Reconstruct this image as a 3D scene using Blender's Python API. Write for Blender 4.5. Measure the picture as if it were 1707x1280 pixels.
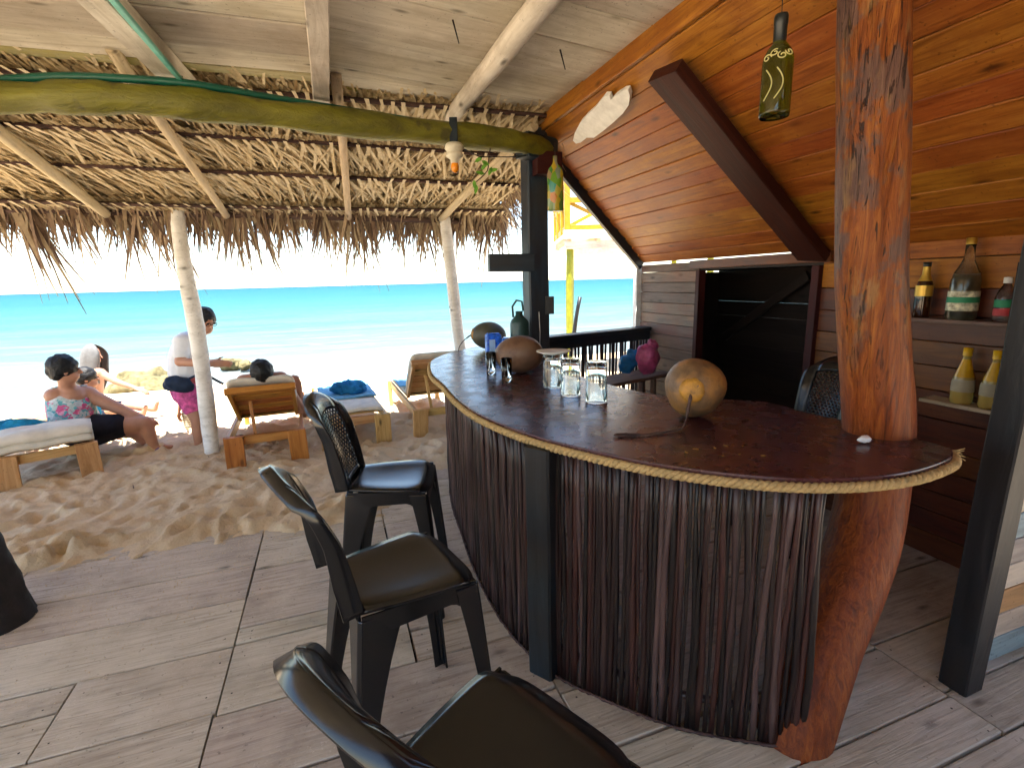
import bpy, bmesh, math, random
import numpy as np
from mathutils import Vector, Matrix, noise

for o in list(bpy.data.objects): bpy.data.objects.remove(o)
S = bpy.context.scene
COL = S.collection
R = math.radians

# ---------------------------------------------------------------- camera
CAM_H, PITCH, ROLL, FPX = 1.68, 11.6, 1.5, 835.0
cd = bpy.data.cameras.new('camera'); cam = bpy.data.objects.new('camera', cd); COL.objects.link(cam)
cd.sensor_width = 36.0; cd.lens = 36.0 * FPX / 1707.0; cd.clip_start = 0.02; cd.clip_end = 20000
cam.matrix_world = Matrix.Translation((0, 0, CAM_H)) @ Matrix.Rotation(R(90 - PITCH), 4, 'X') @ Matrix.Rotation(R(-ROLL), 4, 'Z')
S.camera = cam

# ---------------------------------------------------------------- sky and sun
SUN_EL, SUN_AZ = 77.0, 195.0        # the sun stands high behind the viewer
W = bpy.data.worlds.new('World'); S.world = W; W.use_nodes = True
nt = W.node_tree; nt.nodes.clear()
wo = nt.nodes.new('ShaderNodeOutputWorld'); bg = nt.nodes.new('ShaderNodeBackground'); sk = nt.nodes.new('ShaderNodeTexSky')
sk.sky_type = 'NISHITA'; sk.sun_disc = False; sk.sun_elevation = R(SUN_EL); sk.sun_rotation = R(SUN_AZ)
sk.air_density = 1.0; sk.dust_density = 0.2; sk.ozone_density = 1.0
bg.inputs[1].default_value = 0.085
nt.links.new(sk.outputs[0], bg.inputs[0]); nt.links.new(bg.outputs[0], wo.inputs[0])
sd = bpy.data.lights.new('sun', 'SUN'); so = bpy.data.objects.new('sun', sd); COL.objects.link(so)
sd.energy = 4.5; sd.angle = R(0.53); sd.color = (1.0, 0.95, 0.87)
to_sun = Vector((math.sin(R(SUN_AZ)) * math.cos(R(SUN_EL)), math.cos(R(SUN_AZ)) * math.cos(R(SUN_EL)), math.sin(R(SUN_EL))))
so.rotation_euler = to_sun.to_track_quat('Z', 'Y').to_euler(); so.location = (0, 0, 12)
vs = S.view_settings
vs.view_transform = 'Standard'; vs.look = 'None'; vs.gamma = 1.0; vs.exposure = 2.75; vs.use_curve_mapping = False
S.render.engine = 'CYCLES'
cy = S.cycles
cy.max_bounces = 14; cy.diffuse_bounces = 5; cy.glossy_bounces = 3; cy.transmission_bounces = 14; cy.transparent_max_bounces = 8
cy.use_adaptive_sampling = True; cy.adaptive_threshold = 0.025; cy.use_denoising = True; cy.caustics_reflective = False; cy.caustics_refractive = False; cy.sample_clamp_indirect = 8.0

# ---------------------------------------------------------------- frames of reference
ANG = R(19.5)                                   # the hut stands turned by this angle
E2 = Vector((math.cos(ANG), math.sin(ANG), 0)); E1 = Vector((-math.sin(ANG), math.cos(ANG), 0)); UP = Vector((0, 0, 1))
def T(t, s, z=0.0): return E2 * t + E1 * s + Vector((0, 0, z))
def TS(p): p = Vector(p); return p.dot(E2), p.dot(E1)
CM = cam.matrix_world.to_3x3()
def at(u, v, y):                                # world point seen at photo position (u, v), y metres ahead
    d = CM @ Vector(((u - 853.5) / FPX, -(v - 640) / FPX, -1)); return Vector((0, 0, CAM_H)) + d * (y / d.y)
def atz(u, v, z):
    d = CM @ Vector(((u - 853.5) / FPX, -(v - 640) / FPX, -1)); return Vector((0, 0, CAM_H)) + d * ((z - CAM_H) / d.z)
rng = random.Random(11)
U = rng.uniform

# ---------------------------------------------------------------- materials
def mat(name):
    m = bpy.data.materials.new(name); m.use_nodes = True; t = m.node_tree; t.nodes.clear()
    out = t.nodes.new('ShaderNodeOutputMaterial'); b = t.nodes.new('ShaderNodeBsdfPrincipled'); t.links.new(b.outputs[0], out.inputs[0])
    return m, t, b, out
def N(t, k, **kw):
    n = t.nodes.new(k)
    for a, v in kw.items(): setattr(n, a, v)
    return n
def ramp(t, fac, stops):
    r = N(t, 'ShaderNodeValToRGB'); e = r.color_ramp.elements
    while len(e) < len(stops): e.new(0.5)
    for i, (p, c) in enumerate(stops): e[i].position = p; e[i].color = (*c, 1) if len(c) == 3 else c
    t.links.new(fac, r.inputs[0]); return r.outputs[0]
def mix(t, fac, a, b, mode='MIX'):
    m = N(t, 'ShaderNodeMix', data_type='RGBA', blend_type=mode)
    if isinstance(fac, float): m.inputs[0].default_value = fac
    else: t.links.new(fac, m.inputs[0])
    for k, x in ((6, a), (7, b)):
        if isinstance(x, tuple): m.inputs[k].default_value = (*x, 1)
        else: t.links.new(x, m.inputs[k])
    return m.outputs[2]
def math_(t, op, a, b=0.0):
    m = N(t, 'ShaderNodeMath', operation=op)
    for k, x in ((0, a), (1, b)):
        if isinstance(x, (int, float)): m.inputs[k].default_value = x
        else: t.links.new(x, m.inputs[k])
    return m.outputs[0]
def coords(t, scale=(1, 1, 1), kind='Object', shift=True):
    tc = N(t, 'ShaderNodeTexCoord'); mp = N(t, 'ShaderNodeMapping'); mp.inputs['Scale'].default_value = scale
    t.links.new(tc.outputs[kind], mp.inputs[0])
    if shift:
        oi = N(t, 'ShaderNodeObjectInfo'); v = N(t, 'ShaderNodeVectorMath', operation='SCALE'); v.inputs[0].default_value = (37.0, 51.0, 23.0)
        t.links.new(oi.outputs['Random'], v.inputs['Scale']); t.links.new(v.outputs[0], mp.inputs['Location'])
    return mp.outputs[0]
def noise_t(t, vec, scale, detail=4.0, rough=0.55, dist=0.0):
    n = N(t, 'ShaderNodeTexNoise'); n.inputs['Scale'].default_value = scale; n.inputs['Detail'].default_value = detail
    n.inputs['Roughness'].default_value = rough; n.inputs['Distortion'].default_value = dist
    t.links.new(vec, n.inputs['Vector']); return n.outputs['Fac']
def bump(t, b, h, strength=0.3, dist=0.01):
    n = N(t, 'ShaderNodeBump'); n.inputs['Strength'].default_value = strength; n.inputs['Distance'].default_value = dist
    t.links.new(h, n.inputs['Height']); t.links.new(n.outputs[0], b.inputs['Normal'])
def wood(name, c0, c1, c2, rough=0.6, spec=0.3, gs=3.0, stretch=14.0, var=0.35, stain=None, knots=True, coat=0.0, bs=0.35):
    """planks lie along their local X: dark grain, a few knots, every plank its own shade"""
    m, t, b, _ = mat(name)
    v = coords(t, (1, stretch, stretch)); v2 = coords(t, (1, 1, 1))
    g = noise_t(t, v, gs, 5, 0.62, 0.8); col = ramp(t, g, [(0.30, c0), (0.52, c1), (0.74, c2)])
    if knots:
        vk = coords(t, (2.2, 6.0, 6.0)); vo = N(t, 'ShaderNodeTexVoronoi'); vo.inputs['Scale'].default_value = 1.3; t.links.new(vk, vo.inputs['Vector'])
        k = ramp(t, vo.outputs['Distance'], [(0.04, (1, 1, 1)), (0.16, (0, 0, 0))]); col = mix(t, k, col, tuple(x * 0.35 for x in c0))
    if stain:
        s = ramp(t, noise_t(t, v2, 2.3, 6, 0.65), [(0.44, (0, 0, 0)), (0.62, (1, 1, 1))]); col = mix(t, math_(t, 'MULTIPLY', s, stain[1]), col, stain[0])
    sp = ramp(t, noise_t(t, v2, 60, 2, 0.5), [(0.66, (0, 0, 0)), (0.72, (1, 1, 1))]); col = mix(t, math_(t, 'MULTIPLY', sp, 0.5), col, tuple(x * 0.4 for x in c0))
    oi = N(t, 'ShaderNodeObjectInfo'); hv = N(t, 'ShaderNodeHueSaturation')
    t.links.new(math_(t, 'ADD', math_(t, 'MULTIPLY', oi.outputs['Random'], var), 1 - var * 0.55), hv.inputs['Value'])
    t.links.new(math_(t, 'ADD', math_(t, 'MULTIPLY', oi.outputs['Random'], 0.03), 0.485), hv.inputs['Hue']); t.links.new(col, hv.inputs['Color'])
    t.links.new(hv.outputs[0], b.inputs['Base Color'])
    t.links.new(math_(t, 'ADD', math_(t, 'MULTIPLY', g, 0.3), rough - 0.15), b.inputs['Roughness']); b.inputs['Specular IOR Level'].default_value = spec
    b.inputs['Coat Weight'].default_value = coat; b.inputs['Coat Roughness'].default_value = 0.25
    bump(t, b, g, bs, 0.006); return m
def plain(name, c, rough=0.5, spec=0.4, metal=0.0, vary=0.15, ns=14.0, bs=0.15, var=0.0, tr=0.0):
    m, t, b, out = mat(name); v = coords(t)
    n = noise_t(t, v, ns, 4, 0.6); d = tuple(x * (1 - vary) for x in c); l = tuple(min(1, x * (1 + vary)) for x in c)
    col = ramp(t, n, [(0.3, d), (0.7, l)])
    if var:
        oi = N(t, 'ShaderNodeObjectInfo'); hv = N(t, 'ShaderNodeHueSaturation')
        t.links.new(math_(t, 'ADD', math_(t, 'MULTIPLY', oi.outputs['Random'], var), 1 - var / 2), hv.inputs['Value']); t.links.new(col, hv.inputs['Color']); col = hv.outputs[0]
    t.links.new(col, b.inputs['Base Color']); b.inputs['Roughness'].default_value = rough; b.inputs['Specular IOR Level'].default_value = spec; b.inputs['Metallic'].default_value = metal
    if bs: bump(t, b, n, bs, 0.005)
    if tr:
        tl = N(t, 'ShaderNodeBsdfTranslucent'); t.links.new(col, tl.inputs[0]); mx = N(t, 'ShaderNodeMixShader'); mx.inputs[0].default_value = tr
        t.links.new(b.outputs[0], mx.inputs[1]); t.links.new(tl.outputs[0], mx.inputs[2]); t.links.new(mx.outputs[0], out.inputs[0])
    return m
def glass(name, c=(0.95, 0.98, 0.97), rough=0.02, trans=1.0):
    m, t, b, _ = mat(name); b.inputs['Base Color'].default_value = (*c, 1); b.inputs['Roughness'].default_value = rough
    b.inputs['Transmission Weight'].default_value = trans; b.inputs['IOR'].default_value = 1.47; return m

M = {}
M['ceil'] = wood('whitewashed_board', (0.46, 0.41, 0.32), (0.60, 0.55, 0.45), (0.68, 0.63, 0.54), 0.8, 0.15, 1.8, 9, 0.2, ((0.36, 0.30, 0.21), 0.5), True, 0, 0.5)
M['ceil_moss'] = wood('mossy_board', (0.30, 0.27, 0.14), (0.42, 0.38, 0.22), (0.50, 0.47, 0.33), 0.85, 0.1, 2.2, 9, 0.15, ((0.33, 0.30, 0.05), 0.9), False, 0, 0.5)
M['joist'] = wood('whitewashed_joist', (0.44, 0.39, 0.32), (0.60, 0.55, 0.48), (0.70, 0.66, 0.59), 0.8, 0.15, 2.5, 9, 0.15, ((0.25, 0.2, 0.15), 0.4), True)
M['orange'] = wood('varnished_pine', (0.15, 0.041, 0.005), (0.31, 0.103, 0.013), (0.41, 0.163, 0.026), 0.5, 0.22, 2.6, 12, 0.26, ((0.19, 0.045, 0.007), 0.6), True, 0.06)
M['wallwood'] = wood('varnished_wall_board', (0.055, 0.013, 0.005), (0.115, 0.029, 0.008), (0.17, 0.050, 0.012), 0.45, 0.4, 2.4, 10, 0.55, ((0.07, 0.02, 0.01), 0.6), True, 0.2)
M['greywall'] = wood('weathered_wall_board', (0.10, 0.075, 0.06), (0.17, 0.13, 0.105), (0.25, 0.19, 0.15), 0.6, 0.3, 2.4, 10, 0.5, ((0.22, 0.09, 0.06), 0.5), True)
M['darkroom'] = wood('near_black_board', (0.012, 0.008, 0.007), (0.022, 0.014, 0.012), (0.034, 0.021, 0.018), 0.6, 0.3, 2.4, 10, 0.5)  # near-black boards for the store room and the backing sheets
M['redbeam'] = wood('oxblood_beam', (0.022, 0.004, 0.004), (0.038, 0.007, 0.006), (0.058, 0.012, 0.009), 0.55, 0.2, 2.0, 10, 0.1, None, False, 0.0)
M['deck'] = wood('worn_deck_board', (0.30, 0.245, 0.185), (0.50, 0.425, 0.335), (0.59, 0.515, 0.42), 0.72, 0.25, 3.0, 16, 0.18, ((0.34, 0.275, 0.205), 0.6), True, 0, 0.7)
def dusty(m):
    t = m.node_tree; b = next(n for n in t.nodes if n.bl_idname == 'ShaderNodeBsdfPrincipled'); src = b.inputs['Base Color'].links[0].from_socket
    v = coords(t, (1, 1, 1)); d = ramp(t, noise_t(t, v, 3.1, 8, 0.7), [(0.45, (0, 0, 0)), (0.68, (1, 1, 1))]); g = ramp(t, noise_t(t, v, 90, 3, 0.6), [(0.6, (0, 0, 0)), (0.66, (1, 1, 1))])
    c = mix(t, math_(t, 'MULTIPLY', d, 0.55), src, (0.62, 0.54, 0.43)); c = mix(t, math_(t, 'MULTIPLY', g, math_(t, 'MULTIPLY', d, 0.8)), c, (0.64, 0.56, 0.47)); t.links.new(c, b.inputs['Base Color'])
dusty(M['deck'])
M['lounge'] = wood('honey_pine', (0.36, 0.19, 0.06), (0.50, 0.29, 0.11), (0.60, 0.38, 0.16), 0.55, 0.35, 2.4, 10, 0.2, None, True)
M['lounge_dark'] = wood('amber_varnished_pine', (0.26, 0.085, 0.012), (0.40, 0.15, 0.025), (0.50, 0.22, 0.05), 0.45, 0.4, 2.4, 10, 0.2, None, True)
M['whitepole'] = wood('peeled_white_pole', (0.56, 0.54, 0.50), (0.74, 0.72, 0.68), (0.82, 0.80, 0.77), 0.75, 0.2, 2.4, 8, 0.1, ((0.46, 0.42, 0.36), 0.4), True)
M['rafter'] = wood('dry_pole', (0.36, 0.28, 0.18), (0.52, 0.42, 0.29), (0.62, 0.52, 0.38), 0.8, 0.15, 2.5, 8, 0.2, None, True)
M['batten'] = wood('dark_batten', (0.045, 0.025, 0.022), (0.085, 0.05, 0.042), (0.14, 0.09, 0.075), 0.75, 0.2, 3, 8, 0.3, None, False)
M['bluepost'] = wood('blue_black_paint', (0.004, 0.010, 0.017), (0.008, 0.020, 0.034), (0.020, 0.042, 0.062), 0.5, 0.45, 2.0, 8, 0.15, ((0.02, 0.016, 0.014), 0.6), False, 0, 0.5)
M['blackpost'] = wood('black_paint', (0.004, 0.004, 0.005), (0.008, 0.008, 0.010), (0.014, 0.014, 0.017), 0.5, 0.4, 2.0, 8, 0.15, None, False, 0, 0.5)
M['trunk'] = wood('dark_trunk', (0.008, 0.006, 0.005), (0.016, 0.011, 0.010), (0.028, 0.02, 0.018), 0.7, 0.3, 3.0, 5, 0.1, None, False, 0, 0.9)
M['plastic'] = plain('black_plastic', (0.006, 0.0062, 0.0075), 0.21, 0.5, 0, 0.25, 6, 0.04)
M['white'] = plain('white_paint', (0.72, 0.72, 0.70), 0.6, 0.3)
M['yellow'] = plain('yellow_paint', (0.36, 0.20, 0.004), 0.5, 0.4)
M['lime'] = plain('lime_paint', (0.19, 0.20, 0.008), 0.5, 0.4)
M['pipe'] = plain('teal_pipe', (0.005, 0.085, 0.055), 0.4, 0.4)
M['teal'] = plain('aqua_strip', (0.16, 0.50, 0.42), 0.5, 0.3)
M['mattress'] = plain('offwhite_canvas', (0.62, 0.57, 0.48), 0.85, 0.1, 0, 0.12, 9, 0.5)
M['bluetowel'] = plain('turquoise_towel', (0.015, 0.19, 0.33), 0.9, 0.1, 0, 0.3, 22, 0.6)
M['paletowel'] = plain('pale_blue_towel', (0.14, 0.33, 0.48), 0.9, 0.1, 0, 0.15, 22, 0.6)
M['navy'] = plain('navy_cloth', (0.012, 0.022, 0.045), 0.8, 0.2, 0, 0.4, 12, 0.5)
M['skin'] = plain('tan_skin', (0.42, 0.21, 0.13), 0.5, 0.35, 0, 0.12, 9, 0.1)
M['skin_light'] = plain('light_skin', (0.33, 0.17, 0.11), 0.5, 0.35, 0, 0.1, 9, 0.1)
M['hair'] = plain('dark_hair', (0.008, 0.008, 0.009), 0.55, 0.3, 0, 0.5, 90, 0.8)
M['tee'] = plain('white_cotton', (0.70, 0.71, 0.73), 0.85, 0.1, 0, 0.06, 12, 0.5)
M['greytowel'] = plain('grey_towel', (0.12, 0.12, 0.12), 0.9, 0.1, 0, 0.12, 25, 0.6)
M['black_cloth'] = plain('black_cloth', (0.012, 0.012, 0.02), 0.8, 0.2, 0, 0.3, 14, 0.4)
M['pink'] = plain('pink_cloth', (0.60, 0.10, 0.26), 0.8, 0.2, 0, 0.5, 20, 0.4)
M['purple'] = plain('purple_rubber', (0.13, 0.06, 0.28), 0.6, 0.3)
M['redstripe'] = plain('coral_cloth', (0.55, 0.12, 0.12), 0.8, 0.2)
M['glass'] = glass('clear_glass')
M['frontpost'] = wood('blue_black_bar_post', (0.004, 0.007, 0.010), (0.008, 0.013, 0.018), (0.016, 0.024, 0.032), 0.55, 0.35, 2.0, 8, 0.15, ((0.014, 0.010, 0.009), 0.6), False, 0, 0.6)
M['rope'] = plain('sisal_rope', (0.40, 0.28, 0.13), 0.9, 0.1, 0, 0.35, 60, 0.8)
M['metal_dark'] = plain('dark_iron', (0.03, 0.025, 0.022), 0.5, 0.5, 0.6)
M['white_porcelain'] = plain('cream_porcelain', (0.62, 0.58, 0.46), 0.35, 0.5)
M['orange_bulb'] = plain('amber_glass', (0.75, 0.25, 0.01), 0.25, 0.5)
M['leaf'] = plain('green_leaf', (0.12, 0.30, 0.03), 0.55, 0.3, 0, 0.3, 10, 0.2, 0.2, 0.4)
M['tissue'] = plain('white_tissue', (0.8, 0.8, 0.82), 0.9, 0.1)
M['rock'] = plain('beach_rock', (0.13, 0.11, 0.055), 0.9, 0.1, 0, 0.6, 5, 1.0)
M['bluebox'] = plain('blue_plastic_wrap', (0.02, 0.12, 0.62), 0.25, 0.5, 0, 0.6, 30, 0.3)
M['bluelight'] = plain('pale_blue_label', (0.40, 0.60, 0.85), 0.4, 0.4)
M['pinkbag'] = plain('pink_plastic_bag', (0.48, 0.08, 0.20), 0.35, 0.5, 0, 0.4, 16, 0.8)
M['bluebag'] = plain('blue_plastic_bag', (0.02, 0.20, 0.50), 0.35, 0.5, 0, 0.3, 16, 0.8)
M['greencan'] = plain('dark_green_enamel', (0.012, 0.045, 0.045), 0.4, 0.5)
M['bench'] = wood('bench_board', (0.10, 0.06, 0.045), (0.20, 0.13, 0.10), (0.28, 0.19, 0.15), 0.6, 0.3)

def leafy(name, stops, tr, rough=0.7):
    m, t, b, out = mat(name)
    a = N(t, 'ShaderNodeAttribute', attribute_name='rnd'); col = ramp(t, a.outputs['Fac'], stops)
    n = noise_t(t, coords(t, (30, 30, 30), shift=False), 1.0, 3); col = mix(t, 0.35, col, ramp(t, n, [(0.3, (0.25, 0.2, 0.15)), (0.7, (1, 1, 1))]), 'MULTIPLY')
    t.links.new(col, b.inputs['Base Color']); b.inputs['Roughness'].default_value = rough; b.inputs['Specular IOR Level'].default_value = 0.25
    tl = N(t, 'ShaderNodeBsdfTranslucent'); t.links.new(col, tl.inputs[0]); mx = N(t, 'ShaderNodeMixShader'); mx.inputs[0].default_value = tr
    t.links.new(b.outputs[0], mx.inputs[1]); t.links.new(tl.outputs[0], mx.inputs[2]); t.links.new(mx.outputs[0], out.inputs[0]); return m
M['thatch'] = leafy('dry_palm_thatch', [(0.0, (0.20, 0.12, 0.055)), (0.25, (0.44, 0.32, 0.16)), (0.6, (0.66, 0.53, 0.31)), (1.0, (0.82, 0.71, 0.49))], 0.12)
M['fringe'] = leafy('drooping_palm_fringe', [(0.0, (0.12, 0.075, 0.06)), (0.35, (0.27, 0.18, 0.12)), (0.7, (0.42, 0.31, 0.20)), (1.0, (0.58, 0.47, 0.31))], 0.25)

def yellow_beam():
    m, t, b, _ = mat('olive_yellow_painted_log'); v = coords(t, (1, 6, 6))
    n = noise_t(t, v, 2.0, 5); col = ramp(t, n, [(0.3, (0.085, 0.080, 0.004)), (0.7, (0.18, 0.17, 0.008))])
    s = ramp(t, noise_t(t, coords(t), 7, 5), [(0.60, (0, 0, 0)), (0.68, (1, 1, 1))]); col = mix(t, math_(t, 'MULTIPLY', s, 0.7), col, (0.035, 0.03, 0.008))
    t.links.new(col, b.inputs['Base Color']); b.inputs['Roughness'].default_value = 0.55; bump(t, b, math_(t, 'ADD', n, math_(t, 'MULTIPLY', noise_t(t, coords(t, (2, 22, 22)), 2.0, 4, 0.6, 1.0), 0.6)), 0.9, 0.015); return m
M['beam'] = yellow_beam()
def log_mat():
    m, t, b, _ = mat('varnished_log'); v = coords(t, (16, 16, 1.1), shift=False); v1 = coords(t, (1, 1, 0.6), shift=False)
    g = noise_t(t, v, 2.6, 8, 0.72, 1.2); col = ramp(t, g, [(0.28, (0.065, 0.014, 0.004)), (0.48, (0.25, 0.062, 0.008)), (0.72, (0.44, 0.155, 0.022))])
    tc = N(t, 'ShaderNodeTexCoord'); sx = N(t, 'ShaderNodeSeparateXYZ'); t.links.new(tc.outputs['Object'], sx.inputs[0])
    z = sx.outputs['Z']
    gp = ramp(t, noise_t(t, v1, 6.5, 8, 0.68), [(0.52, (0, 0, 0)), (0.57, (1, 1, 1))])          # grey weathered bark high on the log
    hz = ramp(t, math_(t, 'DIVIDE', z, 3.0), [(0.40, (0, 0, 0)), (0.52, (1, 1, 1))])
    col = mix(t, math_(t, 'MULTIPLY', math_(t, 'MULTIPLY', gp, hz), 0.62), col, ramp(t, g, [(0.3, (0.05, 0.042, 0.045)), (0.7, (0.14, 0.13, 0.135))]))
    cr = ramp(t, noise_t(t, coords(t, (22, 22, 1.8), shift=False), 1.8, 5, 0.65, 1.8), [(0.585, (0, 0, 0)), (0.62, (1, 1, 1))])
    col = mix(t, math_(t, 'MULTIPLY', math_(t, 'MULTIPLY', cr, hz), 0.9), col, (0.02, 0.008, 0.006))
    lt = ramp(t, noise_t(t, coords(t, (7, 7, 2.2), shift=False), 2.1, 4, 0.6), [(0.58, (0, 0, 0)), (0.68, (1, 1, 1))])
    col = mix(t, math_(t, 'MULTIPLY', math_(t, 'MULTIPLY', lt, hz), 0.6), col, (0.36, 0.20, 0.075))
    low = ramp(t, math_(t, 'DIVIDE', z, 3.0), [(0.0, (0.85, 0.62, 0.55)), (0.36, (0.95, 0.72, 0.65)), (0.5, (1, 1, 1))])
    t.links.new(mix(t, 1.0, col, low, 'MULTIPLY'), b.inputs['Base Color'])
    b.inputs['Roughness'].default_value = 0.5; b.inputs['Specular IOR Level'].default_value = 0.3; b.inputs['Coat Weight'].default_value = 0.10; b.inputs['Coat Roughness'].default_value = 0.3
    bump(t, b, math_(t, 'SUBTRACT', g, math_(t, 'MULTIPLY', math_(t, 'MULTIPLY', cr, hz), 1.5)), 1.0, 0.02); return m
M['log'] = log_mat()
def counter_mat():
    m, t, b, _ = mat('maroon_lacquer'); v = coords(t, shift=False)
    n = noise_t(t, v, 3, 5); col = ramp(t, n, [(0.3, (0.040, 0.010, 0.013)), (0.7, (0.066, 0.018, 0.021))])
    sp = ramp(t, noise_t(t, v, 70, 2), [(0.68, (0, 0, 0)), (0.72, (1, 1, 1))]); col = mix(t, math_(t, 'MULTIPLY', sp, 0.35), col, (0.3, 0.2, 0.17))
    t.links.new(col, b.inputs['Base Color']); t.links.new(ramp(t, noise_t(t, v, 9, 5), [(0.3, (0.20,) * 3), (0.7, (0.33,) * 3)]), b.inputs['Roughness'])
    b.inputs['Specular IOR Level'].default_value = 0.7
    w = noise_t(t, coords(t, (1, 1, 1), shift=False), 34, 5, 0.6); bump(t, b, w, 0.09, 0.006); return m
M['counter'] = counter_mat()
def stick_mat(name, a, c, rough):
    m, t, b, _ = mat(name); v = coords(t, (20, 20, 1.2)); g = noise_t(t, v, 2, 4)
    oi = N(t, 'ShaderNodeObjectInfo'); base = ramp(t, oi.outputs['Random'], [(0.0, a), (0.35, c), (0.6, (c[0] * 2.6, c[1] * 1.6, c[2] * 1.3)), (0.75, tuple(x * 2.2 for x in c)), (0.88, (c[0] * 3.2, c[1] * 3.5, c[2] * 3.4)), (1.0, (c[0] * 6, c[1] * 7.2, c[2] * 7.0))])
    col = mix(t, 0.7, base, ramp(t, g, [(0.3, (0.35, 0.3, 0.3)), (0.7, (1.3, 1.2, 1.15))]), 'MULTIPLY')
    t.links.new(col, b.inputs['Base Color']); b.inputs['Roughness'].default_value = rough; b.inputs['Specular IOR Level'].default_value = 0.45; bump(t, b, g, 0.5, 0.004); return m
M['stick'] = stick_mat('stained_stick', (0.008, 0.005, 0.005), (0.019, 0.010, 0.010), 0.42)
def sand_mat():
    m, t, b, _ = mat('beach_sand'); v = coords(t, shift=False)
    n = noise_t(t, v, 1.7, 6); col = ramp(t, n, [(0.3, (0.57, 0.43, 0.27)), (0.7, (0.71, 0.56, 0.38))])
    f = noise_t(t, v, 240, 3, 0.7); col = mix(t, 0.5, col, ramp(t, f, [(0.3, (0.62, 0.58, 0.54)), (0.7, (1.2, 1.2, 1.2))]), 'MULTIPLY')
    t.links.new(col, b.inputs['Base Color']); b.inputs['Roughness'].default_value = 0.95; b.inputs['Specular IOR Level'].default_value = 0.1
    h = math_(t, 'ADD', noise_t(t, v, 9, 6, 0.6), math_(t, 'MULTIPLY', f, 0.15)); bump(t, b, h, 0.7, 0.05); return m
M['sand'] = sand_mat()
def sea_mat():
    """shallow pale lagoon over white sand, deeper and bluer outwards"""
    m, t, b, _ = mat('turquoise_sea'); tc = N(t, 'ShaderNodeTexCoord'); sx = N(t, 'ShaderNodeSeparateXYZ'); t.links.new(tc.outputs['Object'], sx.inputs[0])
    v = coords(t, (0.16, 1, 1), shift=False)
    y = math_(t, 'ADD', sx.outputs['Y'], math_(t, 'MULTIPLY', math_(t, 'SUBTRACT', noise_t(t, v, 0.10, 5, 0.6), 0.5), 9.0))
    ly = math_(t, 'LOGARITHM', math_(t, 'MAXIMUM', y, 1.0), 10.0)                     # 1..1000 m outwards -> 0..3
    col = ramp(t, math_(t, 'DIVIDE', ly, 3.2), [(0.0, (0.125, 0.135, 0.125)), (0.20, (0.105, 0.13, 0.125)), (0.36, (0.066, 0.118, 0.118)), (0.48, (0.034, 0.102, 0.106)), (0.62, (0.014, 0.084, 0.094)), (0.80, (0.006, 0.068, 0.083)), (1.0, (0.004, 0.054, 0.074))])
    fo = ramp(t, noise_t(t, coords(t, (0.35, 1.6, 1), shift=False), 0.9, 6, 0.62, 1.2), [(0.54, (0, 0, 0)), (0.66, (1, 1, 1))])
    near = ramp(t, math_(t, 'DIVIDE', ly, 3.2), [(0.0, (1, 1, 1)), (0.26, (0.7,) * 3), (0.40, (0.22,) * 3), (0.55, (0, 0, 0))])
    dp = ramp(t, noise_t(t, coords(t, (0.05, 0.5, 1), shift=False), 0.6, 5, 0.6, 0.8), [(0.42, (0.78, 0.86, 0.90)), (0.62, (1.12, 1.06, 1.04))]); col = mix(t, 1.0, col, dp, 'MULTIPLY')
    col = mix(t, math_(t, 'MULTIPLY', fo, near), col, (0.17, 0.175, 0.17))
    t.links.new(col, b.inputs['Base Color']); b.inputs['Roughness'].default_value = 0.5; b.inputs['Specular IOR Level'].default_value = 0.06
    bump(t, b, math_(t, 'ADD', noise_t(t, coords(t, (0.5, 1.8, 1), shift=False), 1.1, 5, 0.6), math_(t, 'MULTIPLY', noise_t(t, coords(t, (1, 2.5, 1), shift=False), 5, 3), 0.2)), 0.5, 0.25); return m
M['sea'] = sea_mat()
def floral_mat():
    m, t, b, _ = mat('floral_print'); v0 = coords(t, shift=False); nz = N(t, 'ShaderNodeTexNoise'); nz.inputs['Scale'].default_value = 22; t.links.new(v0, nz.inputs['Vector']); v = mix(t, 0.12, v0, nz.outputs['Color'], 'ADD')
    vo = N(t, 'ShaderNodeTexVoronoi'); vo.inputs['Scale'].default_value = 24; t.links.new(v, vo.inputs['Vector']); sx = N(t, 'ShaderNodeSeparateColor'); t.links.new(vo.outputs['Color'], sx.inputs[0])
    col = ramp(t, sx.outputs[0], [(0.0, (0.45, 0.55, 0.55)), (0.25, (0.12, 0.38, 0.42)), (0.45, (0.62, 0.10, 0.24)), (0.65, (0.55, 0.60, 0.62)), (0.85, (0.75, 0.32, 0.42))]); 
    for e in t.nodes:
        if e.bl_idname == 'ShaderNodeValToRGB': e.color_ramp.interpolation = 'CONSTANT'
    n = noise_t(t, v, 30, 3); col = mix(t, 0.5, col, ramp(t, n, [(0.35, (0.4, 0.45, 0.45)), (0.65, (1.1, 1.1, 1.1))]), 'MULTIPLY')
    t.links.new(col, b.inputs['Base Color']); b.inputs['Roughness'].default_value = 0.85; return m
M['floral'] = floral_mat()
def stripe_mat():
    m, t, b, _ = mat('striped_cloth'); v = coords(t, shift=False); w = N(t, 'ShaderNodeTexWave', bands_direction='Z'); w.inputs['Scale'].default_value = 12; t.links.new(v, w.inputs['Vector'])
    t.links.new(ramp(t, w.outputs['Fac'], [(0.45, (0.10, 0.10, 0.10)), (0.55, (0.7, 0.66, 0.5))]), b.inputs['Base Color']); b.inputs['Roughness'].default_value = 0.85; return m
M['stripes'] = stripe_mat()
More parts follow.
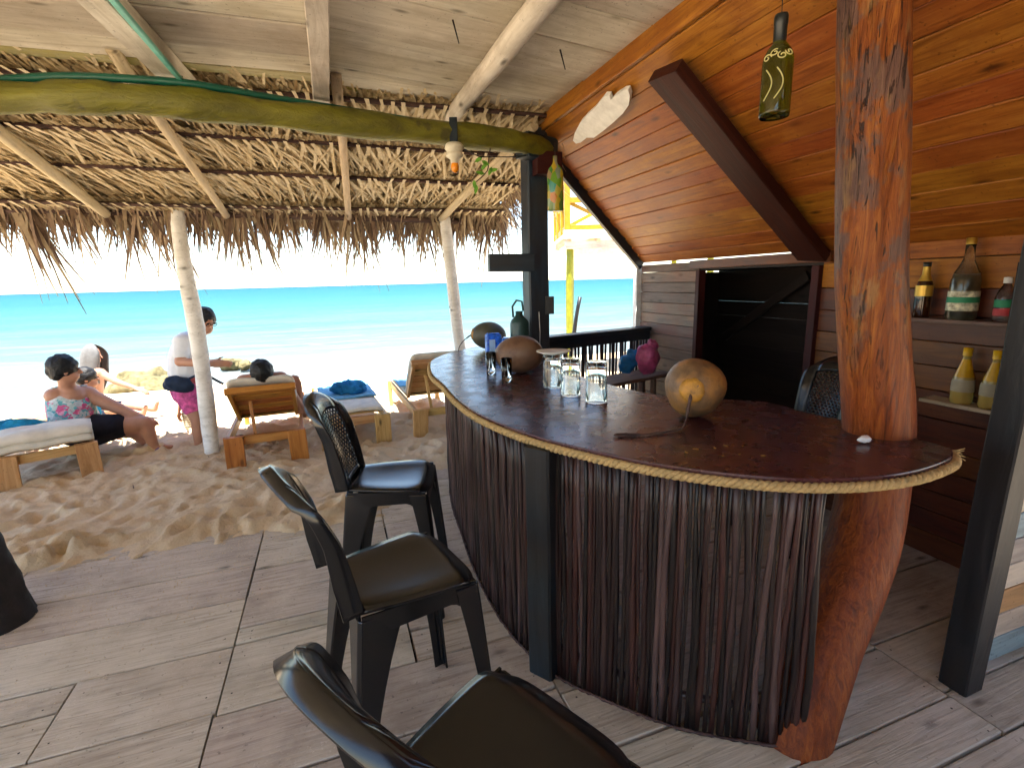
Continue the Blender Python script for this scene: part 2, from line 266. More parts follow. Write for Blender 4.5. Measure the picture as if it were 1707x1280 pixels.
def coco_mat(name, a, c, d):
    m, t, b, _ = mat(name); v = coords(t, shift=False); n = noise_t(t, v, 26, 7, 0.7); n2 = noise_t(t, v, 7, 5, 0.6)
    col = ramp(t, n, [(0.3, a), (0.7, c)]); col = mix(t, ramp(t, n2, [(0.44, (0, 0, 0)), (0.60, (1, 1, 1))]), col, d)
    t.links.new(col, b.inputs['Base Color']); b.inputs['Roughness'].default_value = 0.5; bump(t, b, n, 0.5, 0.006); return m
M['coco_brown'] = coco_mat('ripe_coconut', (0.10, 0.055, 0.028), (0.22, 0.13, 0.065), (0.32, 0.155, 0.042))
M['coco_dark'] = coco_mat('dark_coconut', (0.045, 0.045, 0.03), (0.08, 0.075, 0.05), (0.055, 0.06, 0.045))
M['coco_red'] = coco_mat('russet_coconut', (0.10, 0.05, 0.03), (0.19, 0.10, 0.06), (0.15, 0.085, 0.05))
M['calyx'] = coco_mat('dry_calyx', (0.10, 0.05, 0.01), (0.62, 0.30, 0.03), (0.34, 0.15, 0.015))
def painted_bottle_mat():
    m, t, b, _ = mat('painted_glass'); v = coords(t, (1, 1, 0.6), shift=False); vo = N(t, 'ShaderNodeTexVoronoi'); vo.inputs['Scale'].default_value = 26; t.links.new(v, vo.inputs['Vector']); sx = N(t, 'ShaderNodeSeparateColor'); t.links.new(vo.outputs['Color'], sx.inputs[0])
    col = ramp(t, sx.outputs[0], [(0.0, (0.02, 0.22, 0.05)), (0.3, (0.55, 0.38, 0.02)), (0.5, (0.05, 0.30, 0.25)), (0.65, (0.60, 0.17, 0.01)), (0.85, (0.15, 0.32, 0.02))])
    t.links.new(col, b.inputs['Base Color']); b.inputs['Roughness'].default_value = 0.25; b.inputs['Transmission Weight'].default_value = 0.3; return m
M['painted'] = painted_bottle_mat()
M['green_glass'] = glass('olive_glass', (0.26, 0.27, 0.02), 0.03, 0.9)
M['scroll'] = plain('gold_scroll_paint', (0.55, 0.50, 0.22), 0.5)
M['foil_black'] = plain('black_foil', (0.012, 0.014, 0.014), 0.35, 0.5)

# ---------------------------------------------------------------- object helpers
MW = {}
def link(o, parent=None, world=None):
    COL.objects.link(o); world = world or Matrix.Identity(4); MW[o] = world
    if parent is not None: o.parent = parent; o.matrix_basis = MW.get(parent, Matrix.Identity(4)).inverted() @ world
    else: o.matrix_basis = world
    return o
def tag(o, label, cat, group=None):
    o['label'] = label; o['category'] = cat
    if group: o['group'] = group
    return o
def thing(name, label, cat, loc=(0, 0, 0), group=None, rz=0.0):
    o = bpy.data.objects.new(name, None); o.empty_display_size = 0.1
    link(o, None, Matrix.Translation(loc) @ Matrix.Rotation(rz, 4, 'Z')); return tag(o, label, cat, group)
def part_empty(name, parent, loc=(0, 0, 0)):
    o = bpy.data.objects.new(name, None); o.empty_display_size = 0.1; return link(o, parent, Matrix.Translation(loc))
class MB:
    def __init__(s): s.v = []; s.f = []; s.r = []; s.sm = []
    def add(s, vs, fs, smooth=False, rnd=0.0):
        k = len(s.v); s.v += [Vector(p) for p in vs]; s.f += [tuple(i + k for i in f) for f in fs]; s.r += [rnd] * len(fs); s.sm += [smooth] * len(fs); return s
    def box(s, c, size, rot=None, rnd=0.0):
        c = Vector(c); h = Vector(size) / 2; q = rot or Matrix.Identity(3)
        vs = [c + q @ Vector((sx * h.x, sy * h.y, sz * h.z)) for sx in (-1, 1) for sy in (-1, 1) for sz in (-1, 1)]
        return s.add(vs, [(0, 1, 3, 2), (4, 6, 7, 5), (0, 4, 5, 1), (2, 3, 7, 6), (0, 2, 6, 4), (1, 5, 7, 3)], False, rnd)
    def tube(s, pts, rad, n=8, cap=True, smooth=True, jit=0.0, rnd=0.0):
        pts = [Vector(p) for p in pts]; L = len(pts); rad = rad if isinstance(rad, (list, tuple)) else [rad] * L
        vs = []; up = None
        for i, p in enumerate(pts):
            d = (pts[min(i + 1, L - 1)] - pts[max(i - 1, 0)]).normalized()
            if up is None: up = d.orthogonal().normalized()
            up = (up - d * up.dot(d)).normalized(); w = d.cross(up)
            for k in range(n):
                a = 2 * math.pi * k / n; r = rad[i] * (1 + (rng.uniform(-jit, jit) if jit else 0)); vs.append(p + (up * math.cos(a) + w * math.sin(a)) * r)
        fs = [(i * n + k, i * n + (k + 1) % n, (i + 1) * n + (k + 1) % n, (i + 1) * n + k) for i in range(L - 1) for k in range(n)]
        s.add(vs, fs, smooth, rnd)
        if cap:
            k0 = len(s.v) - len(vs); s.f += [tuple(k0 + k for k in reversed(range(n))), tuple(k0 + (L - 1) * n + k for k in range(n))]; s.r += [rnd] * 2; s.sm += [False] * 2
        return s
    def lathe(s, prof, c=(0, 0, 0), n=20, axis=None, smooth=True):
        c = Vector(c); q = axis or Matrix.Identity(3); vs = []
        for r, z in prof:
            for k in range(n): a = 2 * math.pi * k / n; vs.append(c + q @ Vector((r * math.cos(a), r * math.sin(a), z)))
        L = len(prof); fs = [(i * n + k, i * n + (k + 1) % n, (i + 1) * n + (k + 1) % n, (i + 1) * n + k) for i in range(L - 1) for k in range(n)]
        return s.add(vs, fs, smooth)
    def ell(s, c, rad, rot=None, nu=16, nv=10):
        c = Vector(c); q = rot or Matrix.Identity(3); vs = [c + q @ Vector((0, 0, -rad[2]))]
        for i in range(1, nv):
            a = math.pi * i / nv - math.pi / 2
            for k in range(nu): b = 2 * math.pi * k / nu; vs.append(c + q @ Vector((rad[0] * math.cos(a) * math.cos(b), rad[1] * math.cos(a) * math.sin(b), rad[2] * math.sin(a))))
        vs.append(c + q @ Vector((0, 0, rad[2]))); fs = [(0, 1 + (k + 1) % nu, 1 + k) for k in range(nu)]
        for i in range(nv - 2):
            for k in range(nu): fs.append((1 + i * nu + k, 1 + i * nu + (k + 1) % nu, 1 + (i + 1) * nu + (k + 1) % nu, 1 + (i + 1) * nu + k))
        e = len(vs) - 1; b0 = 1 + (nv - 2) * nu; fs += [(b0 + k, b0 + (k + 1) % nu, e) for k in range(nu)]
        return s.add(vs, fs, True)
    def cap(s, a, b, ra, rb, n=14):
        """tapered capsule: body limbs"""
        a = Vector(a); b = Vector(b); d = (b - a).normalized()
        pts = [a - d * ra * x for x in (0.98, 0.8, 0.45)] + [a + (b - a) * k / 5 for k in range(6)] + [b + d * rb * x for x in (0.45, 0.8, 0.98)]
        rr = [ra * x for x in (0.15, 0.6, 0.89)] + [ra + (rb - ra) * k / 5 for k in range(6)] + [rb * x for x in (0.89, 0.6, 0.15)]
        return s.tube(pts, rr, n)
    def prism(s, poly, z0, z1, smooth=False):
        n = len(poly); vs = [(x, y, z0) for x, y in poly] + [(x, y, z1) for x, y in poly]
        s.add(vs, [tuple(reversed(range(n))), tuple(range(n, 2 * n))]); k = len(s.v) - 2 * n
        s.f += [(k + i, k + (i + 1) % n, k + n + (i + 1) % n, k + n + i) for i in range(n)]; s.r += [0.0] * n; s.sm += [smooth] * n; return s
    def strip(s, p, d, w, L, droop=0.0, seg=2, taper=0.0, rnd=0.5, curl=0.0):
        p = Vector(p); d = Vector(d).normalized(); w = Vector(w); vs = []
        for i in range(seg + 1):
            k = i / seg; c = p + d * L * k + Vector((0, 0, -droop * k * k)) + w.normalized() * (curl * k * k); ww = w * (1 - taper * k) * 0.5; vs += [c - ww, c + ww]
        return s.add(vs, [(2 * i, 2 * i + 1, 2 * i + 3, 2 * i + 2) for i in range(seg)], False, rnd)
    def mesh(s, name, org=(0, 0, 0), rnd=False):
        me = bpy.data.meshes.new(name); org = Vector(org); me.from_pydata([tuple(p - org) for p in s.v], [], s.f)
        me.polygons.foreach_set('use_smooth', s.sm)
        if rnd: a = me.attributes.new('rnd', 'FLOAT', 'FACE'); a.data.foreach_set('value', s.r)
        me.validate(); me.update(); return me
    def build(s, name, m, parent=None, org=None, rnd=False, fix=True):
        if org is None:
            lo = [min(p[i] for p in s.v) for i in range(3)]; hi = [max(p[i] for p in s.v) for i in range(3)]; org = ((lo[0] + hi[0]) / 2, (lo[1] + hi[1]) / 2, lo[2])
        me = s.mesh(name, org, rnd); me.materials.append(m)
        if fix and not rnd:
            bm = bmesh.new(); bm.from_mesh(me); bmesh.ops.recalc_face_normals(bm, faces=bm.faces); bm.to_mesh(me); bm.free()
        return link(bpy.data.objects.new(name, me), parent, Matrix.Translation(org))
def bar_mesh(L, w, th, ch=0.004, seg=1, warp=0.0, seed=0, taper=None):
    """a board along local X with eased edges and a slight warp"""
    r = random.Random(seed); sec = [(-w / 2, -th / 2 + ch), (-w / 2 + ch, -th / 2), (w / 2 - ch, -th / 2), (w / 2, -th / 2 + ch), (w / 2, th / 2 - ch), (w / 2 - ch, th / 2), (-w / 2 + ch, th / 2), (-w / 2, th / 2 - ch)]
    vs = []; fs = []
    for i in range(seg + 1):
        x = L * i / seg; dz = warp * r.uniform(-1, 1); dy = warp * 0.7 * r.uniform(-1, 1); k = 1 if not taper else 1 + (taper - 1) * i / seg; tw = warp * r.uniform(-1, 1) / max(w, .02)
        vs += [(x, y * k + dy, z + dz + y * tw) for y, z in sec]
    fs = [(i * 8 + k, i * 8 + (k + 1) % 8, (i + 1) * 8 + (k + 1) % 8, (i + 1) * 8 + k) for i in range(seg) for k in range(8)]
    fs += [tuple(reversed(range(8))), tuple(seg * 8 + k for k in range(8))]
    me = bpy.data.meshes.new('board'); me.from_pydata(vs, [], fs); me.update()
    bm = bmesh.new(); bm.from_mesh(me); bmesh.ops.recalc_face_normals(bm, faces=bm.faces); bm.to_mesh(me); bm.free(); return me
def frame(a, b, up=UP):
    a = Vector(a); b = Vector(b); x = (b - a).normalized(); up = Vector(up); z = (up - x * up.dot(x))
    if z.length < 1e-4: z = x.orthogonal()
    z.normalize(); y = z.cross(x); q = Matrix((x, y, z)).transposed().to_4x4(); return Matrix.Translation(a) @ q
SEED = [0]
def plank(name, a, b, w, th, m, parent=None, up=UP, ch=0.004, seg=1, warp=0.0, taper=None):
    a = Vector(a); b = Vector(b); SEED[0] += 1
    me = bar_mesh((b - a).length, w, th, min(ch, th * 0.4, w * 0.4), seg, warp, SEED[0], taper); me.name = name; me.materials.append(m)
    return link(bpy.data.objects.new(name, me), parent, frame(a, b, up))
def pole(name, a, b, r0, r1, m, parent=None, n=10, bend=0.0, seg=8, jit=0.04, pts=None):
    """a round pole along local X with a natural wobble"""
    a = Vector(a); b = Vector(b); L = (b - a).length; F = frame(a, b, UP if abs((b - a).normalized().z) < 0.9 else Vector((1, 0, 0))); SEED[0] += 1
    r = random.Random(SEED[0] * 7); p = []; rr = []
    for i in range(seg + 1):
        k = i / seg; e = math.sin(math.pi * k); p.append((L * k, bend * e * 0.5 * math.sin(3 * k + SEED[0]) + r.uniform(-.1, .1) * bend, bend * e * math.cos(2.2 * k + SEED[0] * 1.7))); rr.append((r0 + (r1 - r0) * k) * (1 + r.uniform(-jit, jit)))
    mb = MB().tube(p, rr, n, True, True, jit * 0.4); me = mb.mesh(name); me.materials.append(m); return link(bpy.data.objects.new(name, me), parent, F)
def copy_tree(o, parent=None):
    c = o.copy(); COL.objects.link(c); c.parent = parent
    for ch in list(o.children): copy_tree(ch, c)
    return c
def solid(o, th, off=0.0):
    md = o.modifiers.new('solid', 'SOLIDIFY'); md.thickness = th; md.offset = off; return o
def structure(o): o['kind'] = 'structure'; return o
def spline(pts, n, closed=False):
    P = [Vector(p) for p in pts]; out = []; L = len(P)
    for i in range(L if closed else L - 1):
        p0, p1, p2, p3 = (P[(i + k) % L] if closed else P[min(max(i + k, 0), L - 1)] for k in (-1, 0, 1, 2))
        for j in range(n):
            t = j / n; out.append(0.5 * ((2 * p1) + (p2 - p0) * t + (2 * p0 - 5 * p1 + 4 * p2 - p3) * t * t + (3 * p1 - p0 - 3 * p2 + p3) * t ** 3))
    if not closed: out.append(P[-1])
    return out

# ================================================================ SETTING: sea, sand, far headland, deck
SEA_Z = -0.36
def build_sea():
    # object frame: local Y points out to sea (along E1) from the waterline
    mb = MB(); ys = [-3, 0, 6, 14, 30, 70, 200, 800, 3000, 9000]; xs = [-9000, -2500, -600, -120, -40, 0, 40, 120, 600, 2500, 9000]
    vs = [(x, y, 0) for y in ys for x in xs]; k = len(xs)
    mb.add(vs, [(j * k + i, j * k + i + 1, (j + 1) * k + i + 1, (j + 1) * k + i) for j in range(len(ys) - 1) for i in range(k - 1)])
    me = mb.mesh('sea'); me.materials.append(M['sea']); o = bpy.data.objects.new('sea', me)
    link(o, None, Matrix.Translation(T(0, 11.0, SEA_Z)) @ Matrix.Rotation(ANG, 4, 'Z')); structure(o); o['label'] = 'calm turquoise sea with pale shallows'
build_sea()
def build_sand():
    r = np.random.RandomState(5)
    def axis(lo, hi, d, a, b):
        far0 = [lo - x for x in (a, a * .5, a * .22, a * .1, a * .05, a * .02, a * .008)]; far1 = [hi + x for x in (b * .008, b * .02, b * .05, b * .1, b * .22, b * .5, b)]
        return np.array(far0 + list(np.arange(lo, hi + 1e-6, d)) + far1)
    ts = axis(-4.6, 2.6, 0.025, 60, 60); ss = axis(3.2, 8.2, 0.025, 30, 9)
    TT, SS = np.meshgrid(ts, ss); Z = np.zeros_like(TT)
    # dents and footprints
    for i in range(2600):
        c = (r.uniform(-4.6, 2.6), r.uniform(3.4, 8.2)); a = r.uniform(0, 3.14); l = r.uniform(.05, .17); w = l * r.uniform(.3, .6); dep = r.uniform(.004, .016) * (1.6 if i % 6 == 0 else 1)
        i0, i1 = np.searchsorted(ss, [c[1] - .55, c[1] + .55]); j0, j1 = np.searchsorted(ts, [c[0] - .55, c[0] + .55])
        dx = TT[i0:i1, j0:j1] - c[0]; dy = SS[i0:i1, j0:j1] - c[1]; x = (dx * math.cos(a) + dy * math.sin(a)) / l; y = (-dx * math.sin(a) + dy * math.cos(a)) / w; q = x * x + y * y
        Z[i0:i1, j0:j1] += dep * (-1.3 * np.exp(-q * 1.6) + 0.9 * np.exp(-((np.sqrt(q) - 1.25) ** 2) * 5))
    for k in range(9):                                    # wind ripples and lumps
        f = r.uniform(3, 16); a = r.uniform(0, 6.28); Z += 0.05 / f * np.sin(f * (TT * math.cos(a) + SS * math.sin(a)) + r.uniform(0, 6.28))
    edge = np.interp(TT, [-6, -1.9, -1.6, -1.25, -0.55, 0.0, 0.24, 0.5, 0.73, 1.03, 1.5, 2.0, 60], [3.75, 3.70, 3.62, 3.66, 3.70, 3.66, 3.66, 3.9, 4.22, 4.44, 4.6, 4.7, 4.7])
    q = SS - edge + Z * 2.0
    fade = np.clip((q + .05) / .35, 0, 1)
    Z *= np.clip((8.6 - SS) / 1.2, 0.15, 1) * (0.25 + 0.75 * fade) * np.where((TT < -4.8) | (TT > 2.8) | (SS < 3.0), 0.0, 1.0)
    base = np.where(q > 0, np.minimum(.035, q * .12), np.maximum(-.10, q * 0.9))
    base = base - np.clip(SS - 6.0, 0, None) * .035 - np.clip(SS - 9.0, 0, None) * .055
    base = np.where(SS < 2.9, -.16, base); base = np.where((TT > 3.25), np.minimum(-.05, base), base)
    Z = Z + base
    me = bpy.data.meshes.new('sand'); n, k = TT.shape
    P = np.stack([TT.ravel() * E2.x + SS.ravel() * E1.x, TT.ravel() * E2.y + SS.ravel() * E1.y, Z.ravel()], 1)
    idx = np.arange(n * k).reshape(n, k); F = np.stack([idx[:-1, :-1].ravel(), idx[:-1, 1:].ravel(), idx[1:, 1:].ravel(), idx[1:, :-1].ravel()], 1)
    me.from_pydata(P.tolist(), [], F.tolist()); me.polygons.foreach_set('use_smooth', [True] * len(F)); me.update(); me.materials.append(M['sand'])
    o = link(bpy.data.objects.new('beach_sand', me)); structure(o); o['label'] = 'trampled golden beach sand sloping to the water'
build_sand()
def sand_z(x, y):
    t, s = TS((x, y, 0)); return 0.03 - max(0, s - 6.0) * .035 - max(0, s - 9) * .055
def build_headland():
    mb = MB(); r = random.Random(3); n = 60; vs = []
    for i in range(n + 1):
        k = i / n; x = 150 + 900 * k; h = 13 * min(1, k * 5) * (0.55 + 0.45 * noise.noise((k * 6, 2.3, 0))) + 5 * noise.noise((k * 22, 9, 1)); h = max(h, 1.5)
        y = 2000 - 250 * k
        vs += [(x, y - 60, SEA_Z - 1), (x, y - 20, h * .6), (x, y, h), (x, y + 160, SEA_Z - 1)]
    mb.add(vs, [(i * 4 + j, (i + 1) * 4 + j, (i + 1) * 4 + j + 1, i * 4 + j + 1) for i in range(n) for j in range(3)], True)
    o = mb.build('headland_hill', plain('far_scrub', (0.16, 0.17, 0.13), 0.9, 0.1, 0, 0.3, 0.05, 0)); structure(o); o['label'] = 'low headland on the far side of the bay'
build_headland()
def build_deck():
    base = MB().box(T(0.4, -0.3, -0.075), (9.6, 8.9, 0.04), Matrix.Rotation(ANG, 3, 'Z')); d = base.build('deck', plain('dark_underlay', (0.03, 0.024, 0.02), 0.9, 0.1)); structure(d); d['label'] = 'worn timber deck of the beach bar'  # dark underlay sheet beneath the deck boards
    def run(t0, t1, seams, jt=0.0):
        for s0, s1 in zip(seams[:-1], seams[1:]):
            w = abs(s1 - s0) - U(.006, .013); sm = (s0 + s1) / 2; g = U(.003, .007)
            plank('deck_board', T(t0 + g, sm + U(-.002, .002), -0.0145 + U(-.003, .003)), T(t1 - g, sm + U(-.002, .002), -0.0145 + U(-.003, .003)), w, 0.032, M['deck'], d, UP, 0.004, 5, 0.0018)
    run(-4.3, -1.9, [4.1, 3.72, 3.22, 2.845, 2.445]); run(-1.9, -0.585, [4.1, 3.66, 3.22, 2.845, 2.445])
    run(-4.3, -1.2, [2.445, 2.28, 2.04]); run(-1.2, -0.585, [2.445, 2.04])
    run(-4.3, -0.595, [2.04, 1.66, 1.30]); run(-4.3, -0.9, [1.30, .95, .55, .2, -.2, -.6, -1.0, -1.5, -2.0, -2.6, -3.2, -4.0])
    run(-0.585, 0.22, [4.1, 3.82, 3.50, 3.14, 2.855, 2.575, 2.45, 2.02]); run(0.22, 1.35, [4.9, 4.46, 4.1, 3.76, 3.435, 3.03, 2.70, 2.24, 2.02])
    run(-0.595, 0.75, [2.02, 1.66, 1.32, 0.98]); run(0.75, 2.2, [2.02, 1.62, 1.33, 1.04, 0.86]); run(-0.9, 1.45, [0.98, .70, .36, 0.0, -.35, -.7, -1.1, -1.6, -2.2, -3.0, -4.0])
    run(1.35, 3.28, [4.9, 4.5, 4.1, 3.7, 3.3, 2.9, 2.5, 2.02]); run(2.2, 4.6, [2.02, 1.7, 1.35, 1.06, 0.86]); run(1.45, 3.4, [0.86, .52, .22, -.1, -.5, -1, -1.5, -2.2, -3, -4]); run(3.4, 5.2, [0.86, .45, .05, -.5, -1.2, -2, -3, -4])
build_deck()
def deck_nails():
    r = random.Random(9); mb = MB(); d = bpy.data.objects['deck']
    for o in [c for c in d.children if c.name.startswith('deck_board')]:
        L = o.dimensions.x if False else max(v.co.x for v in o.data.vertices); w = max(v.co.y for v in o.data.vertices)
        for x in [.05, L - .05] + ([L / 2] if L > 1.5 else []):
            for y in (-w * .6, w * .6):
                p = MW[o] @ Vector((x + r.uniform(-.015, .015), y + r.uniform(-.02, .02), .0165)); k = 6; q = r.uniform(.003, .0048)
                mb.add([p + Vector((math.cos(6.283 * i / k) * q, math.sin(6.283 * i / k) * q, .0008)) for i in range(k)], [tuple(range(k))])
    o = mb.build('nail_heads', M['metal_dark'], d); o['kind'] = 'stuff'
deck_nails()

# ================================================================ THE BAR HUT
RIDGE_T, RIDGE_Z, WALL_T, EAVE_Z = 1.72, 2.83, 3.25, 1.83
ROOF_N = (T(RIDGE_Z - EAVE_Z, 0, 0) + UP * (WALL_T - RIDGE_T)).normalized()
def roof_pt(t, s, off=0.0): return T(t, s, RIDGE_Z + (EAVE_Z - RIDGE_Z) * (t - RIDGE_T) / (WALL_T - RIDGE_T)) - ROOF_N * off
def rake_s(t): return 4.04 + (4.83 - 4.04) * (t - RIDGE_T) / (3.3 - RIDGE_T)
def build_hut():
    h = thing('beach_bar_hut', 'open timber bar hut with whitewashed ceiling, yellow beam and varnished sloping roof', 'hut', T(1.6, 2, 0))
    # --- flat whitewashed ceiling
    c = MB().box(T(-1.4, 0.45, 3.06), (6.5, 7.0, 0.03), Matrix.Rotation(ANG, 3, 'Z')).build('ceiling', M['darkroom'], h); c['label'] = 'whitewashed board ceiling with dark cracks between the boards'
    def cboards(t0, t1, edges, sl, m_last):
        for i, (a, b) in enumerate(zip(edges[:-1], edges[1:])):
            w = abs(b - a) - U(.006, .014); sm = (a + b) / 2; z = 2.965 + U(-.004, .004)
            plank('ceiling_board', T(t0 + .003, sm + sl * t0, z), T(t1 - .003, sm + sl * t1, z), w, 0.026, M['ceil_moss'] if i == 0 and m_last else M['ceil'], c, UP, 0.005, 6, 0.003)
    cboards(-4.6, 0.065, [3.72, 3.60, 3.345, 2.97, 2.62, 2.30, 1.95, 1.6, 1.25, .9, .5, .1, -.3, -.8, -1.3, -1.9, -2.6], -0.035, True)
    cboards(0.065, 1.78, [3.84, 3.72, 3.43, 2.95, 2.54, 2.2, 1.8, 1.45, 1.1, .7, .3, -.1, -.5, -1, -1.5, -2.1, -2.8], 0.165, True)
    for t, s in ((1.35, 2.86), (0.7, 2.72)): pole('nail', T(t, s, 2.96), T(t + .02, s - .03, 2.84), .005, .003, M['metal_dark'], c, 6, 0, 2)
    # --- joists under the ceiling
    def joist(u0, v0, u1, v1, w, th, rd=False):
        a = atz(u1, v1, 2.885); b = atz(u0, v0, 2.885); d = (b - a).normalized(); b = a + d * 5.5; a = a - d * 0.12
        if rd: return pole('joist', a + UP * 0.01, b + UP * 0.01, .058, .066, M['joist'], h, 12, .012, 16, .05)
        return plank('joist', a, b, w, th, M['joist'], h, UP, .005, 8, .002)
    j = joist(170, 0, 305, 140, .12, .11); joist(527, 0, 535, 165, .10, .11); joist(905, 0, 752, 198, .12, .12, True)
    # --- yellow painted beam along the open front
    B = [(-160, 150), (0, 163), (120, 163), (250, 168), (400, 184), (600, 207), (750, 224), (870, 238), (925, 243)]
    P = [atz(u, v, 2.70) for u, v in B]; P = [P[0] + (P[0] - P[2]) * 1.2] + P; P[-1] = T(1.76, 4.0, 2.70)
    o = MB().tube(spline(P, 5), [.082 + .008 * math.sin(i * .9) + .004 * math.sin(i * 2.3) for i in range(5 * (len(P) - 1) + 1)], 14, True, True, .02).build('front_beam', M['beam'], h); o['label'] = 'bowed log beam painted olive yellow'
    plank('beam_end', T(1.50, 3.86, 2.70), T(1.80, 3.99, 2.695), .15, .175, M['bluepost'], h)
    plank('beam_block', T(-2.0, 3.72, 2.86), T(-1.78, 3.72, 2.86), .06, .12, M['lounge_dark'], h); plank('beam_block', T(-2.12, 3.72, 2.86), T(-2.03, 3.72, 2.86), .05, .12, M['white'], h)
    plank('beam_block', T(1.58, 4.03, 2.86), T(1.66, 4.03, 2.86), .06, .15, M['lime'], h)
    # --- ridge board
    for k, (z0, w) in enumerate(((2.90, .12),)):
        plank('ridge_board', T(RIDGE_T - .01, 4.10, z0), T(RIDGE_T - .01, -.6, z0), w, .03, M['orange'], h, E2, .004, 6, .002)
    # --- sloping varnished roof, boards along the ridge
    far = [roof_pt(t, 0, -.05) for t in (RIDGE_T, WALL_T + .1)]
    q = [roof_pt(RIDGE_T + .0, rake_s(RIDGE_T), -.045), roof_pt(WALL_T + .03, rake_s(WALL_T), -.045), roof_pt(WALL_T + .03, -.5, -.045), roof_pt(RIDGE_T, -.5, -.045)]
    roof = MB().add(q + [p + ROOF_N * .02 for p in q], [(0, 1, 2, 3), (7, 6, 5, 4), (0, 4, 5, 1), (1, 5, 6, 2), (2, 6, 7, 3), (3, 7, 4, 0)]).build('sloping_roof', M['darkroom'], h); roof['label'] = 'roof underside of orange varnished pine boards'
    nb = 13; L = math.hypot(WALL_T - RIDGE_T, RIDGE_Z - EAVE_Z); k = 0; tt = [0]
    while tt[-1] < 1: tt.append(tt[-1] + U(.062, .088))
    tt[-1] = 1.0
    for a, b in zip(tt[:-1], tt[1:]):
        if b - a < .02: continue
        t = RIDGE_T + (WALL_T - RIDGE_T) * (a + b) / 2; w = (b - a) * L - .0035; s1 = rake_s(t) - .005; cut = U(1.4, 2.6); off = U(-.004, .004)
        for (sa, sb) in ((s1, -.5),):
            plank('roof_board', roof_pt(t, sa, off - .02), roof_pt(t, sb, off - .02), w, .022, M['orange'], roof, ROOF_N, .004, 5, .0015)
    # white flaked paint patch on the top boards
    fish = [(955, 235), (958, 222), (967, 205), (978, 193), (990, 182), (1000, 170), (1008, 160), (1016, 160), (1018, 168), (1026, 160), (1040, 151), (1047, 150), (1050, 160), (1048, 176), (1038, 190), (1022, 205), (1005, 219), (990, 230), (978, 230), (968, 238), (960, 240)]
    def on_roof(u, v, off):
        d = CM @ Vector(((u - 853.5) / FPX, -(v - 640) / FPX, -1)); o = Vector((0, 0, CAM_H)); p0 = roof_pt(2.0, 2.0, off); return o + d * ((p0 - o).dot(ROOF_N) / d.dot(ROOF_N))
    f0 = [on_roof(u, v, .038) for u, v in fish]; n = len(f0)
    ob = MB().add(f0 + [p + ROOF_N * .03 for p in f0], [tuple(range(n)), tuple(reversed(range(n, 2 * n)))] + [(i, i + n, (i + 1) % n + n, (i + 1) % n) for i in range(n)]).build('white_patch', M['white'], h); ob['label'] = 'jagged patch of white board showing through the varnished roof'
    # dark rafter and rake board
    def rafter(name, ta, sa, tb, sb, w, th, m):
        return plank(name, roof_pt(ta, sa, .04 + th / 2 - .012), roof_pt(tb, sb, .04 + th / 2 - .012), w, th, m, h, ROOF_N, .006, 5, .002)
    a = on_roof(1118, 125, .06); b = on_roof(1362, 432, .06); ta, sa = TS(a); tb, sb = TS(b)
    rafter('rafter', ta, sa, tb, sb, .21, .075, M['redbeam'])
    rafter('rafter', ta - .05, .2, tb, .15, .12, .10, M['redbeam'])
    plank('rake_board', roof_pt(RIDGE_T + .05, rake_s(RIDGE_T + .05) + .02, .02), roof_pt(WALL_T, rake_s(WALL_T) + .02, .02), .05, .10, M['bluepost'], h, ROOF_N, .004, 3, .001)
    # --- back wall: boards along s at WALL_T
    def wboard(s0, s1, z, w, m, off=0.0, th=.022): plank('wall_board', T(WALL_T + .012 + off, s0, z), T(WALL_T + .012 + off, s1, z), w, th, m, wall, E2, .003, 3, .0015)
    wall = MB().box(T(WALL_T + .05, 1.6, 0.92), (.03, 2.06, 1.84), Matrix.Rotation(ANG, 3, 'Z')).build('back_wall', M['darkroom'], h); wall['label'] = 'back wall of horizontal varnished boards'
    MBx = MB().box(T(WALL_T + .05, 4.36, 0.86), (.03, .94, 1.72), Matrix.Rotation(ANG, 3, 'Z')).build('wall_backing', M['darkroom'], wall)
    z = 0.0
    while z < 1.79:
        w = U(.10, .15); w = min(w, 1.812 - z); wboard(4.82, 3.90, z + w / 2, w - .004, M['greywall'], U(-.003, .003)); z += w
    z = 0.0
    while z < 1.84:
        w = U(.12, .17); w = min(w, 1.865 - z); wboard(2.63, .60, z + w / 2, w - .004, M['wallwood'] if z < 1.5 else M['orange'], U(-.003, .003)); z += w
    plank('head_board', T(WALL_T - .02, 3.98, 1.785), T(WALL_T - .02, 2.55, 1.79), .075, .045, M['wallwood'], h, E2, .004, 4, .002)
    plank('corner_post', T(WALL_T + .0, 4.875, 0), T(WALL_T + .0, 4.875, 1.80), .09, .07, M['white'], h, E1, .004)
    plank('door_post', T(WALL_T, 3.87, 0), T(WALL_T, 3.87, 1.73), .05, .08, M['redbeam'], h, E2, .004); plank('door_post', T(WALL_T, 2.66, 0), T(WALL_T, 2.66, 1.73), .06, .08, M['redbeam'], h, E2, .004)
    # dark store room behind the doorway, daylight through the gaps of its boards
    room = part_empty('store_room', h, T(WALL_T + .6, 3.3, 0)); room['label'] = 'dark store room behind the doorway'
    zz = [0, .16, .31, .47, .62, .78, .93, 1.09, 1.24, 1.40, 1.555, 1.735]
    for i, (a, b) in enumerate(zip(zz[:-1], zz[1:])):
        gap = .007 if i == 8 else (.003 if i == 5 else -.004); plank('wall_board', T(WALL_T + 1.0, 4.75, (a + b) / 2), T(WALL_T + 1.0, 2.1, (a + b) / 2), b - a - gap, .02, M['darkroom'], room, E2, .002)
    for s in (4.75, 2.1): MB().box(T(WALL_T + .54, s, .86), (.95, .02, 1.72), Matrix.Rotation(ANG, 3, 'Z')).build('side_board', M['darkroom'], room)
